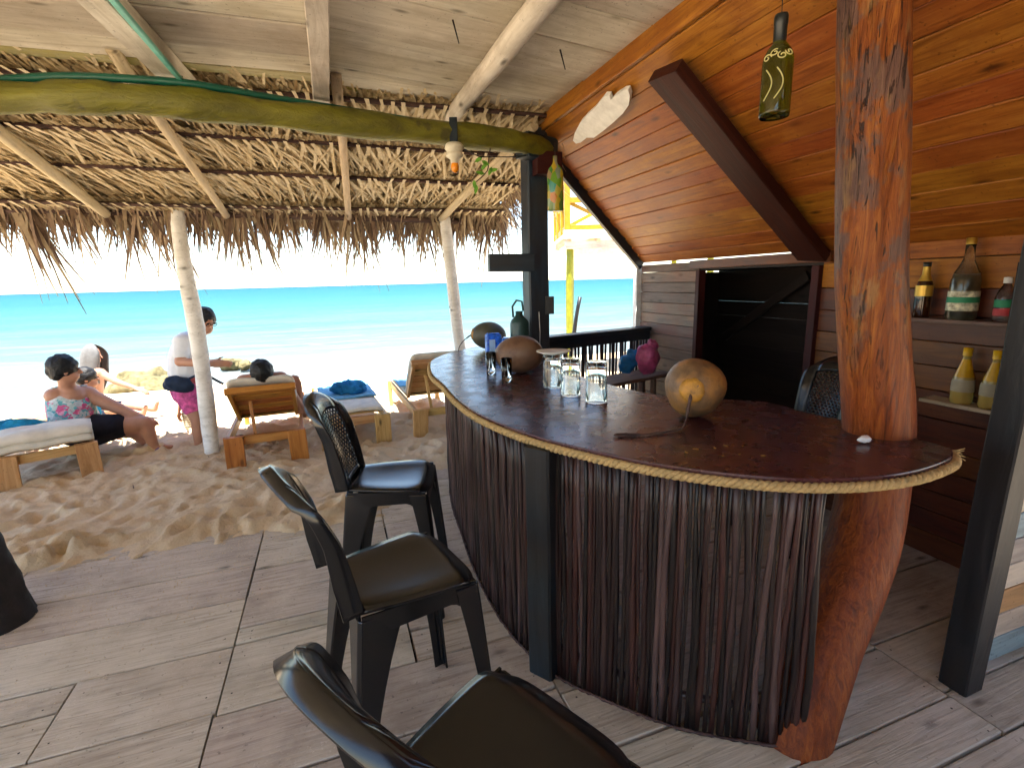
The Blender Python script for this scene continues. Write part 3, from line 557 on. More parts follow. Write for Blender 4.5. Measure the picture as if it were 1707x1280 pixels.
    MB().box(T(WALL_T + .54, 3.42, 1.745), (1.05, 2.8, .02), Matrix.Rotation(ANG, 3, 'Z')).build('room_roof', M['darkroom'], room)
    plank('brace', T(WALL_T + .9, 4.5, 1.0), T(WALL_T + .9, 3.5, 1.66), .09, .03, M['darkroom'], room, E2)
    # --- sea-side half wall: rail and sticks
    rail = plank('half_wall_rail', T(1.80, 4.32, 1.14), T(3.32, 4.70, 1.135), .15, .04, M['bluepost'], h, UP, .005, 3, .002)
    plank('rail_apron', T(1.84, 4.30, 1.075), T(3.28, 4.66, 1.07), .10, .03, M['bluepost'], h, E1, .004)
    for i in range(34):
        k = i / 33; t = 1.86 + 1.38 * k + U(-.012, .012); s = 4.34 + .36 * k; pole('half_wall_stick', T(t, s, 0), T(t + U(-.015, .015), s, 1.03), .013, .013, M['stick'], h, 6, .008, 3)
    # --- unseen wall behind the viewer, added to darken the right side of the hut
    bw = MB().box(T(2.3, -2.26, 1.48), (4.6, .03, 2.96), Matrix.Rotation(ANG, 3, 'Z')).build('added_shade_wall', M['darkroom'], h)
    for i in range(17): plank('wall_board', T(0.0, -2.22, .01 + .087 + .174 * i), T(4.6, -2.22, .01 + .087 + .174 * i), .170, .022, M['wallwood'], bw, E1, .003)
    # --- outer side wall, boards in mixed paint
    cols = [('pale', (0.50, 0.42, 0.32)), ('aqua', (0.26, 0.34, 0.36)), ('cream', (0.58, 0.50, 0.40)), ('tan', (0.42, 0.23, 0.11)), ('ash', (0.36, 0.32, 0.29))]
    mats = [wood(n + '_painted_board', tuple(x * .7 for x in c), c, tuple(min(1, x * 1.2) for x in c), .6, .3, 2.4, 10, .1) for n, c in cols]
    sw = MB().box(T(3.28, 1.13, 0.85), (1.8, .03, 1.7), Matrix.Rotation(ANG, 3, 'Z')).build('side_wall', M['darkroom'], h); sw['label'] = 'side wall of horizontal boards in faded mixed paint'
    for i, z in enumerate(np.arange(0.01, 1.6, .115)): plank('wall_board', T(2.42, 1.10, z + .055), T(4.15, 1.10, z + .055), .11, .022, mats[(1, 0, 3, 2, 4, 1, 2, 0, 3, 1, 4, 2, 0, 1)[i % 14]], sw, E1, .003, 3, .001)
    return h
build_hut()

# ---------------------------------------------------------------- posts
def build_posts():
    # bent varnished log through the bar end
    ax = [(1.00, 1.565, -.08), (1.03, 1.585, -.01), (1.095, 1.63, .14), (1.18, 1.69, .30), (1.285, 1.755, .46), (1.37, 1.81, .62), (1.415, 1.855, .80), (1.425, 1.87, 1.0), (1.408, 1.87, 1.15), (1.373, 1.87, 1.35), (1.335, 1.875, 1.6), (1.315, 1.88, 1.80), (1.275, 1.88, 2.2), (1.235, 1.88, 2.56), (1.22, 1.88, 2.9)]
    P = spline(ax, 6); n = 28; vs = []
    rads = np.interp([p.z for p in P], [-.08, .3, .6, 1, 1.6, 2.2, 2.9], [.130, .130, .126, .119, .114, .108, .104])
    for i, p in enumerate(P):
        d = (P[min(i + 1, len(P) - 1)] - P[max(i - 1, 0)]).normalized(); u = (Vector((1, 0, 0)) - d * d.x).normalized(); w = d.cross(u)
        for k in range(n):
            a = 2 * math.pi * k / n; q = Vector((math.cos(a) * 1.4, math.sin(a) * 1.4, p.z * 1.3)); r = rads[i] * (1 + .05 * noise.noise(q) + .02 * noise.noise(q * 4))
            if p.z > 1.3: r -= .016 * max(0, 1 - abs(((a - 4.55 - .12 * math.sin(p.z * 5)) + math.pi) % (2 * math.pi) - math.pi) / .10) * min(1, (p.z - 1.3) * 2)
            vs.append(p + (u * math.cos(a) + w * math.sin(a)) * r)
    mb = MB().add(vs, [(i * n + k, i * n + (k + 1) % n, (i + 1) * n + (k + 1) % n, (i + 1) * n + k) for i in range(len(P) - 1) for k in range(n)], True)
    o = mb.build('log_pillar', M['log'], None, (0, 0, 0)); o.location = (0, 0, 0)
    tag(o, 'thick bent log pillar varnished orange with grey cracked bark, passing through the bar end', 'pillar')
    # blue-black post at the far end of the bar
    b = thing('corner_post', 'square blue-black painted post at the far end of the bar', 'post', (.22, 4.35, 0))
    plank('shaft', (.225, 4.35, 0), (.225, 4.35, 2.86), .18, .17, M['bluepost'], b, E1, .012, 8, .004)
    plank('stub_arm', (.20, 4.27, 1.825), (-.165, 4.20, 1.83), .11, .14, M['bluepost'], b, UP, .005, 2, .002)
    plank('head_block', (.22, 4.22, 2.58), (.42, 4.29, 2.58), .14, .17, M['redbeam'], b, UP, .006)
    plank('switch_box', (.335, 4.27, 1.40), (.335, 4.27, 1.545), .07, .06, M['blackpost'], b, (0, -1, 0), .006)
    MB().tube([(.245, 4.255, 1.1), (.25, 4.258, 1.25), (.243, 4.256, 1.42)], .003, 6).build('cable', M['white'], b)
    # black slanted post on the right
    d = plank('black_post', T(2.305, 1.06, 0), T(2.34, 1.03, 2.62), .115, .10, M['blackpost'], None, E1, .006, 6, .003); tag(d, 'square black post at the near corner of the bar side wall', 'post')
    # trunk at the left edge
    P = [(-2.72, 2.33, -.05), (-2.72, 2.33, .04), (-2.745, 2.33, .2), (-2.80, 2.32, .5), (-2.95, 2.28, 1.0), (-3.03, 2.26, 1.7), (-3.1, 2.24, 2.9)]
    mt = MB().tube(spline(P, 12), list(np.interp(np.linspace(0, 1, 73), [0, .2, .4, .6, 1], [.165, .15, .14, .135, .12])), 32, True, True)
    for i, p in enumerate(mt.v): q = Vector((p.x * 1.6, p.y * 1.6, p.z * .45)); mt.v[i] = p + noise.noise_vector(q * 9) * .028 + noise.noise_vector(q * 26) * .012
    o = mt.build('trunk_post', M['trunk'], None); tag(o, 'dark gnarled trunk post standing at the left edge of the deck', 'post')
build_posts()

# ---------------------------------------------------------------- thatched awning
TH_S, TH_Z, TH_C = 5.48, 2.45, 0.29
def th(t, s, off=0.0): return T(t, s, TH_Z - TH_C * (s - TH_S) + off)
def build_thatch():
    h = thing('thatched_awning', 'palm thatch awning on pole rafters hanging over the beach side', 'awning', T(0, 5.5, 0))
    r = random.Random(21); u = r.uniform
    TMIN, TMAX = -4.4, 1.95
    for t0, t1, ra, rb in ((-1.98, -1.80, .05, .04), (-.98, -.85, .036, .032), (.16, .26, .036, .03), (1.18, 1.52, .04, .035)):
        pole('rafter', th(t1 if t0 > 1 else t0, 3.55, -.05) if t0 < 1 else th(1.62, 3.9, -.05), th(t1, 5.60, -.06) if t0 < 1 else th(1.22, 5.6, -.06), ra, rb, M['rafter'], h, 9, .015, 8)
    pole('rafter', th(-3.3, 3.5, -.05), th(-3.2, 5.6, -.06), .045, .04, M['rafter'], h, 9, .015, 8)
    rows = [3.35, 3.85, 4.40, 4.90, 5.48]
    for s in rows[1:]: pole('batten', th(TMIN, s, -.012), th(TMAX - .05, s + u(-.02, .02), -.012), .021 if s < 5 else .018, .017, M['batten'], h, 7, .02, 14)
    a = T(-1.30, 5.66, 2.385); b = T(1.30, 5.64, 2.345); dd = (b - a).normalized()
    pole('eave_pole', a - dd * 3.1, b + dd * .12, .040, .032, M['batten'], h, 9, .02, 16); pole('eave_pole', a + dd * .9 + E1 * .05 - UP * .035, b + dd * .18 + E1 * .05 - UP * .01, .022, .016, M['rafter'], h, 7, .012, 8)
    mb = MB()
    bk = [th(TMIN, 3.2, .09), th(TMAX - .1, 3.2, .09), th(TMAX - .1, 5.72, .06), th(TMIN, 5.72, .06)]
    for s in rows:                                                    # overlapping leaf layers between the battens
        L = .70
        for layer in range(4):
            t = TMIN
            while t < TMAX:
                sk_ = u(-.55, .55) + (.35 if t < -.3 else (.1 if t < .8 else -.1)); d = E2 * sk_ + E1 - UP * (TH_C - .05 - .03 * layer); w = u(.014, .034)
                mb.strip(th(t, s - .06 + u(-.03, .03), .004 + .014 * layer + u(-.004, .004)), d, (E2 - E1 * sk_ + UP * u(-.5, .5)).normalized() * w, L * u(.8, 1.1), u(-.02, .04), 2, .35, min(1, max(0, u(.15, .85) - .08 * layer)))
                t += u(.008, .016)
        t = TMIN                                                      # bunches folded over each batten
        while t < TMAX:
            sk_ = u(-.2, .3) + (.45 if t < -.3 else (.2 if t < .6 else -.05))
            for k in range(r.randint(4, 7)):
                sp = sk_ + u(-.55, .55); d = E2 * sp + E1 - UP * (TH_C + u(-.05, .02)); 
                mb.strip(th(t + sp * .02, s + .01, -.022 + u(-.008, .008)), d, (E2 - E1 * sp + UP * u(-.4, .4)).normalized() * u(.014, .030), u(.28, .46), u(-.03, .01), 2, .3, u(.5, .95))
            d = E2 * sk_ * .9 + E1 - UP * TH_C; mb.strip(th(t - sk_ * .07, s - u(.055, .09), -.045), d, E2 * u(.022, .034), u(.10, .17), u(-.01, .01), 2, .45, u(.8, 1.0))
            t += u(.06, .12)
    mb.add([p for p in bk], [(0, 1, 2, 3)], False, .35)
    mb.add([p + UP * .05 for p in bk], [(0, 1, 2, 3)], False, .3)
    o = mb.build('thatch_leaves', M['thatch'], h, T(0, 4.5, 2.6), True); o['kind'] = 'stuff'; o['label'] = 'straw-coloured palm leaves folded over the battens'
    mf = MB()
    def frond(p, out, L, n):
        for k in range(n):
            d = (out * u(.1, .65) - UP * u(.8, 1.4) + E2 * u(-.42, .42)).normalized(); w = (d.cross(E1 * u(.5, 1) + E2 * u(-.7, .7))).normalized() * u(.020, .050)
            l = L * u(.45, 1.1); mf.strip(p + E2 * u(-.03, .03), d, w, l, l * u(.0, .10), 3, .90, u(0, 1), u(-.03, .03))
    t = TMIN
    while t < TMAX:
        base = th(t, 5.62 + u(-.06, .14), u(.0, .07)); big = .40 + .13 * math.sin(t * 7.1) + .10 * math.sin(t * 17.7 + 1); frond(base, E1 * 1.0, max(.30, big * 1.35) * u(.6, 1.25), r.randint(6, 9)); t += u(.022, .05)
    t = TMIN
    while t < TMAX:                                                  # short dense top of the fringe
        d = (E1 - UP * u(.35, .9) + E2 * u(-.4, .4)).normalized(); mf.strip(th(t, 5.50, u(0, .05)), d, E2 * u(.014, .026), u(.25, .42), u(.02, .08), 2, .6, u(.25, 1)); t += u(.008, .016)
    s = 3.9
    while s < 5.75:                                                  # ragged side edge beside the blue post
        for k in range(5):
            d = (E2 * u(.25, 1.0) - UP * u(.25, 1.2) + E1 * u(-.3, .7)).normalized(); l = u(.16, .50) * (1.0 if s > 4.4 else .6); mf.strip(th(TMAX - .10 + u(-.05, .03), s, u(-.02, .06)), d, (d.cross(E1)).normalized() * u(.010, .022), l, l * u(.05, .3), 3, .93, u(.1, 1))
        s += u(.03, .06)
    for k in range(7):                                                # a few long stray leaves
        p = th(TMAX - .02, u(4.7, 5.6), 0); d = (E2 * u(.1, .5) - UP + E1 * u(-.2, .2)).normalized(); mf.strip(p, d, d.cross(E1).normalized() * .012, u(.55, .95), .1, 3, .95, u(0, .4))
    o = mf.build('thatch_fringe', M['fringe'], h, T(0, 5.6, 2.3), True); o['kind'] = 'stuff'; o['label'] = 'ragged brown leaf tips hanging from the eave'
build_thatch()
def white_post(u0, label, pts, rads):
    P = spline(pts, 5); a = P[0]
    mb = MB().tube(P, list(np.interp(np.linspace(0, 1, len(P)), np.linspace(0, 1, len(rads)), rads)), 14, True, True, .035)
    o = mb.build('awning_post', M['whitepole'], None); tag(o, label, 'post', 'white posts under the thatch'); return o
white_post(0, 'leaning white peeled post in front of the standing woman', [at(357, 775, 4.9), at(352, 740, 4.9), at(345, 680, 4.9), at(338, 620, 4.9), at(327, 545, 4.9), at(314, 480, 4.9), at(305, 430, 4.9), at(298, 380, 4.9), at(296, 345, 4.9)], [.074, .070, .076, .072, .077, .070, .066, .064, .062])
white_post(0, 'slimmer white post rising behind the far end of the bar counter', [at(790, 735, 5.7) * 1.0, at(772, 610, 5.7), at(764, 560, 5.7), at(755, 480, 5.7), at(747, 410, 5.7), at(741, 362, 5.7)], [.068, .066, .064, .066, .062, .060])

# ---------------------------------------------------------------- fittings under the roof
def build_fittings():
    B = [(-160, 108), (0, 133), (110, 128), (230, 133), (330, 142), (450, 163), (560, 181), (750, 211), (880, 228), (925, 233)]
    P = [atz(u, v, 2.80) for u, v in B]; P[0] = P[1] + (P[1] - P[2]) * 1.6
    o = MB().tube(spline(P, 6), .021, 10).build('water_pipe', M['pipe'], None); tag(o, 'dark green plastic pipe lying on the yellow beam', 'pipe')
    a = atz(205, 20, 2.82); b = atz(300, 132, 2.82); d = (a - b).normalized()
    MBb = thing('strip_light', 'aqua strip light along the leftmost whitewashed joist', 'light', b + UP * -.0)
    plank('tube', b, b + d * 2.0, .028, .022, M['teal'], MBb); MB().tube([b - d * .02, b - d * .06 - UP * .02, b - d * .04 + UP * .03], .006, 6).build('wire', M['metal_dark'], MBb)
    # porcelain lamp holder with an amber bulb
    c = at(757, 247, 3.72); l = thing('lamp_holder', 'cream lamp holder with amber bulb under the yellow beam', 'lamp', c)
    MB().lathe([(.012, .035), (.05, .03), (.064, .015), (.066, -.005), (.055, -.02), (.05, -.03), (.058, -.04), (.06, -.055), (.03, -.075), (.026, -.10), (.0, -.10)], c, 20).build('socket', M['white_porcelain'], l)
    MB().lathe([(.022, -.095), (.027, -.12), (.025, -.145), (.012, -.16), (0, -.163)], c, 14).build('bulb', M['orange_bulb'], l)
    plank('strap', c + Vector((0, 0, .03)), c + Vector((0, .02, .20)), .055, .01, M['bluepost'], l, (0, -1, 0))
    MB().tube([c + Vector((.05, 0, 0)), at(800, 262, 3.8), at(850, 262, 4.0), at(900, 258, 4.2)], .004, 6).build('cable', M['metal_dark'], l)
    # climbing twig with leaves
    tw = thing('vine_twig', 'thin twig with small green leaves hanging from the beam end', 'vine', at(830, 290, 3.9))
    P = [at(822, 228, 3.9), at(815, 260, 3.9), at(812, 285, 3.92), at(792, 305, 3.95)]; MB().tube(spline(P, 4), .004, 5).build('stem', M['batten'], tw)
    for (u, v) in ((804, 262), (812, 272), (820, 278), (808, 290), (815, 285), (790, 300), (795, 308), (803, 268)):
        p = at(u, v, 3.9); d = Vector((U(-1, 1), U(-.3, .3), U(-1, .2))).normalized(); w = d.cross(Vector((0, 1, 0))).normalized() * .028; pts = [p, p + d * .02 + w * .5, p + d * .045 + w * .45, p + d * .07, p + d * .045 - w * .45, p + d * .02 - w * .5]
        MB().add(pts, [(0, 1, 2, 3), (0, 3, 4, 5)]).build('leaf', M['leaf'], tw, None, True)
    # flattened painted bottle by the post
    c = at(926, 352, 4.08); pb = thing('painted_bottle', 'flat bottle painted in green and orange patches hanging beside the post', 'bottle', c)
    mb = MB().lathe([(0, 0), (.055, 0), (.062, .008), (.062, .27), (.05, .31), (.022, .34), (.016, .36), (.016, .40), (0, .40)], c, 20); 
    for q in mb.v: q.y = c.y + (q.y - c.y) * .45
    mb.build('bottle_body', M['painted'], pb); MB().tube([c + Vector((0, 0, .39)), c + Vector((.0, 0, .50))], .003, 5).build('cord', M['metal_dark'], pb)
    # hanging wine bottle
    c = at(1290, 196, 1.93); ax = (at(1303, 25, 1.93) - c).normalized(); q = ax.to_track_quat('Z', 'Y').to_matrix()
    wb = thing('hanging_bottle', 'olive green wine bottle with gold scrolls hanging from the varnished roof', 'bottle', c)
    k = (at(1303, 25, 1.93) - c).length / .335
    k2 = 1.25
    prof = [(.006, .012), (.034, .006), (.040, .0), (.0415, .012), (.0415, .18), (.040, .20), (.030, .225), (.018, .245), (.0165, .25)]
    MB().lathe([(r * k * k2, z * k) for r, z in prof], c, 28, q).build('glass_body', M['green_glass'], wb)
    MB().lathe([(r * k * k2, z * k) for r, z in [(.0365, .012), (.0365, .185), (.027, .217), (.014, .24), (0, .245)]], c, 24, q).build('inner_tint', glass('amber_tint', (0.50, 0.36, 0.03), .15, .85), wb)
    MB().lathe([(r * k * k2, z * k) for r, z in [(.0175, .235), (.0175, .30), (.019, .303), (.019, .325), (.017, .335), (0, .335)]], c, 20, q).build('foil_neck', M['foil_black'], wb)
    vc = q.inverted() @ (Vector((0, 0, CAM_H)) - c); av = math.atan2(vc.y, vc.x)
    for i in range(4):                                               # gold scrolls on the shoulder
        a0 = av - .75 + .5 * i; P = []
        for j in range(22):
            f = j / 21; ang = f * 7.5 + i; rr = .013 * (1 - f * .75); a = a0 + rr * math.cos(ang) / .04; zz = .188 + rr * math.sin(ang) + (.012 if i % 2 else 0); rad = .0425 if zz < .195 else .0425 - (zz - .195) * .38
            P.append(c + q @ Vector((rad * math.cos(a) * k * k2, rad * math.sin(a) * k * k2, zz * k)))
        MB().tube(P, .0022, 5).build('scroll', M['scroll'], wb)
    for a0 in (av - .8, av - .1):
        P = [c + q @ Vector((.0422 * math.cos(a0 + .5 * math.sin(f * 3)) * k * k2, .0422 * math.sin(a0 + .5 * math.sin(f * 3)) * k * k2, (.05 + .10 * f) * k)) for f in [j / 10 for j in range(11)]]; MB().tube(P, .0022, 5).build('scroll', M['scroll'], wb)
    MB().tube([c + ax * .335 * k, roof_pt(*TS(c + ax * .335 * k), .02)], .0018, 5).build('hanging_wire', M['metal_dark'], wb)
build_fittings()

# ================================================================ THE BAR COUNTER
CZ = 1.07
OUT = [(-.34, 4.80), (-.55, 4.42), (-.635, 4.08), (-.625, 3.82), (-.545, 3.40), (-.42, 3.03), (-.30, 2.64), (-.155, 2.29), (.06, 1.964), (.311, 1.715), (.533, 1.555), (.797, 1.446), (1.026, 1.425), (1.236, 1.465), (1.44, 1.565), (1.53, 1.66)]
INN = [(1.50, 1.76), (1.44, 1.95), (1.32, 2.16), (1.25, 2.36), (1.05, 2.46), (.80, 2.56), (.62, 2.80), (.45, 3.15), (.34, 3.55), (.26, 4.0), (.18, 4.45), (-.02, 4.76), (-.20, 4.84)]
BASE = [(-.42, 4.62), (-.52, 4.25), (-.53, 3.95), (-.465, 3.55), (-.345, 3.10), (-.225, 2.66), (-.075, 2.25), (.065, 2.0), (.20, 1.85), (.40, 1.715), (.60, 1.61), (.83, 1.545), (1.015, 1.51)]
def build_bar():
    b = thing('bar_counter', 'curved bar counter with maroon top, rope edge and front of dark upright sticks', 'bar counter', (.4, 2.3, 0))
    outl = spline([(x, y, 0) for x, y in OUT], 6); innl = spline([(x, y, 0) for x, y in INN], 6); ring = [(p.x, p.y) for p in outl + innl]
    o = MB().prism(ring, CZ - .032, CZ).build('counter_top', M['counter'], b, (0, 0, CZ)); bv = o.modifiers.new('bevel', 'BEVEL'); bv.width = .004; bv.segments = 2; bv.limit_method = 'ANGLE'; bv.angle_limit = R(50); o['label'] = 'glossy worn maroon counter top'
    # rope round the outer rim: three twisted strands
    path = [Vector((p.x, p.y, CZ - .024)) for p in spline([(x, y, 0) for x, y in OUT], 60)]
    acc = [0.0]
    for i in range(1, len(path)): acc.append(acc[-1] + (path[i] - path[i - 1]).length)
    cen = Vector((.45, 2.9, CZ)); rp = part_empty('rope_trim', b, path[len(path) // 2]); rp['label'] = 'twisted sisal rope around the counter edge'
    for k in range(3):
        P = []
        for i, p in enumerate(path):
            d = (path[min(i + 1, len(path) - 1)] - path[max(i - 1, 0)]).normalized(); nrm = Vector((d.y, -d.x, 0)); nrm = -nrm if nrm.dot(p - cen) < 0 else nrm; a = acc[i] * 95 + k * 2.094
            P.append(p + nrm * (.008 + .008 * math.cos(a)) + UP * (.008 * math.sin(a) - .003))
        MB().tube(P, .0095, 6, True, True, .06).build('rope_strand', M['rope'], rp)
    e = path[-1]; mb = MB()
    for i in range(26): d = Vector((U(.3, 1), U(-.1, .6), U(-.6, .3))).normalized(); mb.tube([e + Vector((U(-.01, .01), U(-.01, .01), U(-.01, .01))), e + d * .03, e + d * U(.035, .06) - UP * .006], [.003, .0022, .001], 4)
    mb.build('frayed_end', M['rope'], rp)
    # stick cladding
    L = spline([(x, y, 0) for x, y in BASE], 20); acc = [0.0]
    for i in range(1, len(L)): acc.append(acc[-1] + (L[i] - L[i - 1]).length)
    def pt(d):
        for i in range(1, len(L)):
            if acc[i] >= d: k = (d - acc[i - 1]) / (acc[i] - acc[i - 1]); return L[i - 1].lerp(L[i], k)
        return L[-1]
    ms = []
    for v in range(12):
        r = random.Random(v + 40); P = []; ph = r.uniform(0, 6); am = r.uniform(.002, .008)
        for i in range(8): k = i / 7; P.append((am * math.sin(ph + 3.1 * k * 2) + r.uniform(-.002, .002), .6 * am * math.cos(ph + 4 * k) + r.uniform(-.002, .002), 1.035 * k))
        me = MB().tube(P, [r.uniform(.0075, .0115) * r.uniform(.9, 1.1) for _ in range(8)], 7, True, True, .08).mesh('stick'); me.materials.append(M['stick']); ms.append(me)
    d = .0
    while d < acc[-1]:
        p = pt(d); t = (pt(min(acc[-1], d + .02)) - pt(max(0, d - .02))).normalized(); q = Matrix.Translation(p + UP * .002) @ Matrix.Rotation(U(0, 6.28), 4, 'Z')
        lean = Matrix.Rotation(U(-.010, .010), 4, Vector((-t.y, t.x, 0))); sc = U(.75, 1.35)
        link(bpy.data.objects.new('stick', rng.choice(ms)), b, q @ lean @ Matrix.Diagonal((sc, sc, 1, 1)))
        d += U(.0145, .0195) if rng.random() < .84 else U(.024, .032)
    for z in (.12,): 
        P = [p + UP * z - Vector((p.x - .5, p.y - 2.9, 0)).normalized() * .03 for p in L[::4]]; MB().tube(P, .014, 6).build('inner_hoop', M['stick'], b)
    plank('front_post', (.115, 1.905, 0), (.115, 1.905, 1.035), .115, .10, M['frontpost'], b, (.6, .8, 0), .008, 5, .002)
    for x, y in ((-.36, 4.4), (-.2, 3.3)): plank('front_post', (x + .12, y, 0), (x + .12, y, 1.035), .08, .08, M['bluepost'], b, E1, .006)
    P = [p + Vector((p.x - .5, p.y - 2.9, 0)).normalized() * .018 + UP * .008 for p in L]; MB().tube(P, .006, 6, True, True, .5).build('floor_rope', M['batten'], b)
    # stain flecks on the top
    for i in range(9):
        c = Vector((U(.60, .85), U(1.62, 1.74), CZ + .002)); a = U(0, 6.28); l = U(.008, .022); P = [c + Vector((math.cos(a + k * U(.2, .7)), math.sin(a + k * U(.2, .7)), 0)) * l * k for k in (0, .5, 1)]
        MB().tube(P, [.0015, U(.002, .0035), .001], 5).build('crumb', M['calyx'], b)
build_bar()

# ---------------------------------------------------------------- things on the bar
def coconut(name, label, c, rad, ax, m, calyx=True, stem=None):
    ax = Vector(ax).normalized(); q = ax.to_track_quat('Z', 'Y').to_matrix(); o = thing(name, label, 'coconut', (c[0], c[1], CZ), 'coconuts on the bar')
    mb = MB().ell((0, 0, 0), (1, 1, 1), None, 32, 24)
    for i, p in enumerate(mb.v):
        a = math.atan2(p.y, p.x); k = 1 + .035 * math.cos(3 * a - 1.0) * (1 - p.z * p.z) + .03 * noise.noise(p * 1.7); tp = 1 - .05 * p.z; mb.v[i] = Vector(c) + q @ Vector((p.x * rad[0] * k * tp, p.y * rad[0] * k * tp, p.z * rad[1]))
    lo = min(p.z for p in mb.v); sh = Vector((0, 0, CZ + .001 - lo)); mb.v = [p + sh for p in mb.v]; c = Vector(c) + sh
    mb.build('husk', m, o, tuple(c)); e = c + ax * rad[1] * .93
    if calyx:
        mb = MB().lathe([(0, rad[1] * .13), (.014, rad[1] * .12), (.034, rad[1] * .09), (.049, rad[1] * .05), (.055, -.004), (.05, -.02)], e - ax * .006, 16, q)
        for i, p in enumerate(mb.v): mb.v[i] = p + Vector((noise.noise(p * 60), noise.noise(p * 60 + Vector((5, 0, 0))), noise.noise(p * 60 + Vector((0, 7, 0))))) * .006
        mb.build('calyx', M['calyx'], o)
    if stem: MB().tube(spline([e] + [Vector(p) for p in stem], 5), [.007] * 4 + [.004] * (5 * len(stem) - 3), 6, True, True, .2).build('stem', M['batten'], o)
    return o
def build_counter_things():
    coconut('coconut', 'large tan coconut with orange calyx and dangling stem nearest the log pillar', (.80, 2.14, CZ), (.128, .150), (-.42, -.88, .10), M['coco_brown'], True, [(.70, 1.96, CZ + .03), (.66, 1.93, CZ + .008), (.57, 1.90, CZ + .006), (.46, 1.875, CZ + .006), (.40, 1.885, CZ + .006), (.42, 1.90, CZ + .007), (.50, 1.895, CZ + .006)])
    coconut('coconut', 'smooth reddish brown coconut lying behind the shot glasses', (.05, 3.33, CZ), (.125, .165), (-.95, .15, -.05), M['coco_red'], False)
    coconut('coconut', 'dark green-brown coconut at the far end of the bar', (-.20, 4.55, CZ), (.125, .16), (-.9, -.1, .12), M['coco_dark'], True, [(-.42, 4.50, CZ + .10), (-.46, 4.46, CZ + .05), (-.47, 4.44, CZ + .006)])
    def tumbler(u, v, label, r, h, saucer=False):
        c = atz(u, v, CZ + .001); o = thing('drinking_glass', label, 'glass', c, 'upturned glasses on the bar'); w = .0025
        # stands upside down: open rim on the counter, thick base up
        MB().lathe([(r - w, 0), (r - w * .9, h * .80), (0, h * .80), (0, h * .80)][:3] + [], c, 28).build('inner_wall', M['glass'], o) if False else None
        prof = [(r - w, .0), (r * .97 - w, h * .5), (r * .94 - w, h * .82), (r * .80, h * .86), (0.0005, h * .87), (0.0005, h), (r * .82, h), (r * .93, h * .975), (r * .945, h * .90), (r * .97, h * .5), (r, .003), (r - w * .5, 0), (r - w, 0)]
        MB().lathe(prof, c, 28).build('tumbler', M['glass'], o)
        if saucer: pass
        return c
    c = tumbler(921, 645, 'upturned glass with a white saucer on top, second coconut beside it', .054, .195)
    s = MB().lathe([(0, .0), (.07, .001), (.098, .012), (.099, .016), (.07, .007), (0, .005)], c + Vector((.008, 0, .197)), 28).build('saucer', M['white'], None); tag(s, 'small white saucer lying on an upturned glass', 'saucer')
    tumbler(951, 658, 'middle one of the three tall upturned glasses', .054, .20); tumbler(994, 669, 'nearest of the three tall upturned glasses, left of the big coconut', .055, .205)
    def shot(u, v, label):
        c = atz(u, v, CZ + .001); o = thing('shot_glass', label, 'glass', c, 'shot glasses on the bar'); r, h, w = .034, .150, .002
        MB().lathe([(0.0005, .0), (r * .92, 0), (r, h), (r - w, h), (r * .92 - w, .03), (0.0005, .03)], c, 22).build('tumbler', M['glass'], o)
    shot(845, 637, 'small shot glass standing in front of the reddish coconut'); shot(819, 624, 'small shot glass standing in front of the blue carton')
    def carton(u, v, label, rz, hh):
        c = atz(u, v, CZ + .001); o = thing('blue_carton', label, 'carton', c, 'blue cartons on the bar'); q = Matrix.Rotation(rz, 3, 'Z')
        b = MB().box(c + UP * hh / 2, (.13, .10, hh), q).build('box_body', M['bluebox'], o); bv = b.modifiers.new('b', 'BEVEL'); bv.width = .012; bv.segments = 2
        MB().box(c + UP * hh * .45 + q @ Vector((-.02, -.0512, 0)), (.05, .003, hh * .62), q).build('front_label', M['bluelight'], o); MB().box(c + UP * (hh + .003), (.10, .07, .012), q).build('folded_top', M['bluebox'], o)
    carton(823, 590, 'bright blue carton between the dark and reddish coconuts, the taller one', .25, .17); carton(850, 594, 'bright blue carton behind the reddish coconut, the shorter one', .05, .15)
    # crumpled tissue
    c = atz(1440, 737, CZ + .003); mb = MB().ell(c + UP * .010, (.030, .016, .011), Matrix.Rotation(.5, 3, 'Z'), 18, 12)
    for i, p in enumerate(mb.v): n = noise.noise_vector(p * 55) * .009; mb.v[i] = p + Vector((n.x, n.y, abs(n.z) * .9)); mb.v[i].z = max(mb.v[i].z, CZ + .001)
    o = mb.build('crumpled_tissue', M['tissue'], None); tag(o, 'crumpled white tissue on the counter beside the log', 'tissue')
    # dark green lantern can standing by the post
    c = Vector((.075, 4.24, CZ + .001)); o = thing('lantern_can', 'dark green can with wire handle standing against the blue-black post', 'can', c)
    MB().lathe([(0, 0), (.075, 0), (.078, .01), (.078, .26), (.07, .285), (.045, .31), (.03, .33), (.03, .36), (0, .36)], c, 20).build('can_body', M['greencan'], o)
    MB().tube([c + Vector((-.05, 0, .31)), c + Vector((-.055, 0, .40)), c + Vector((-.02, 0, .45)), c + Vector((.025, 0, .44)), c + Vector((.035, 0, .36))], .009, 6).build('handle', M['greencan'], o)
build_counter_things()

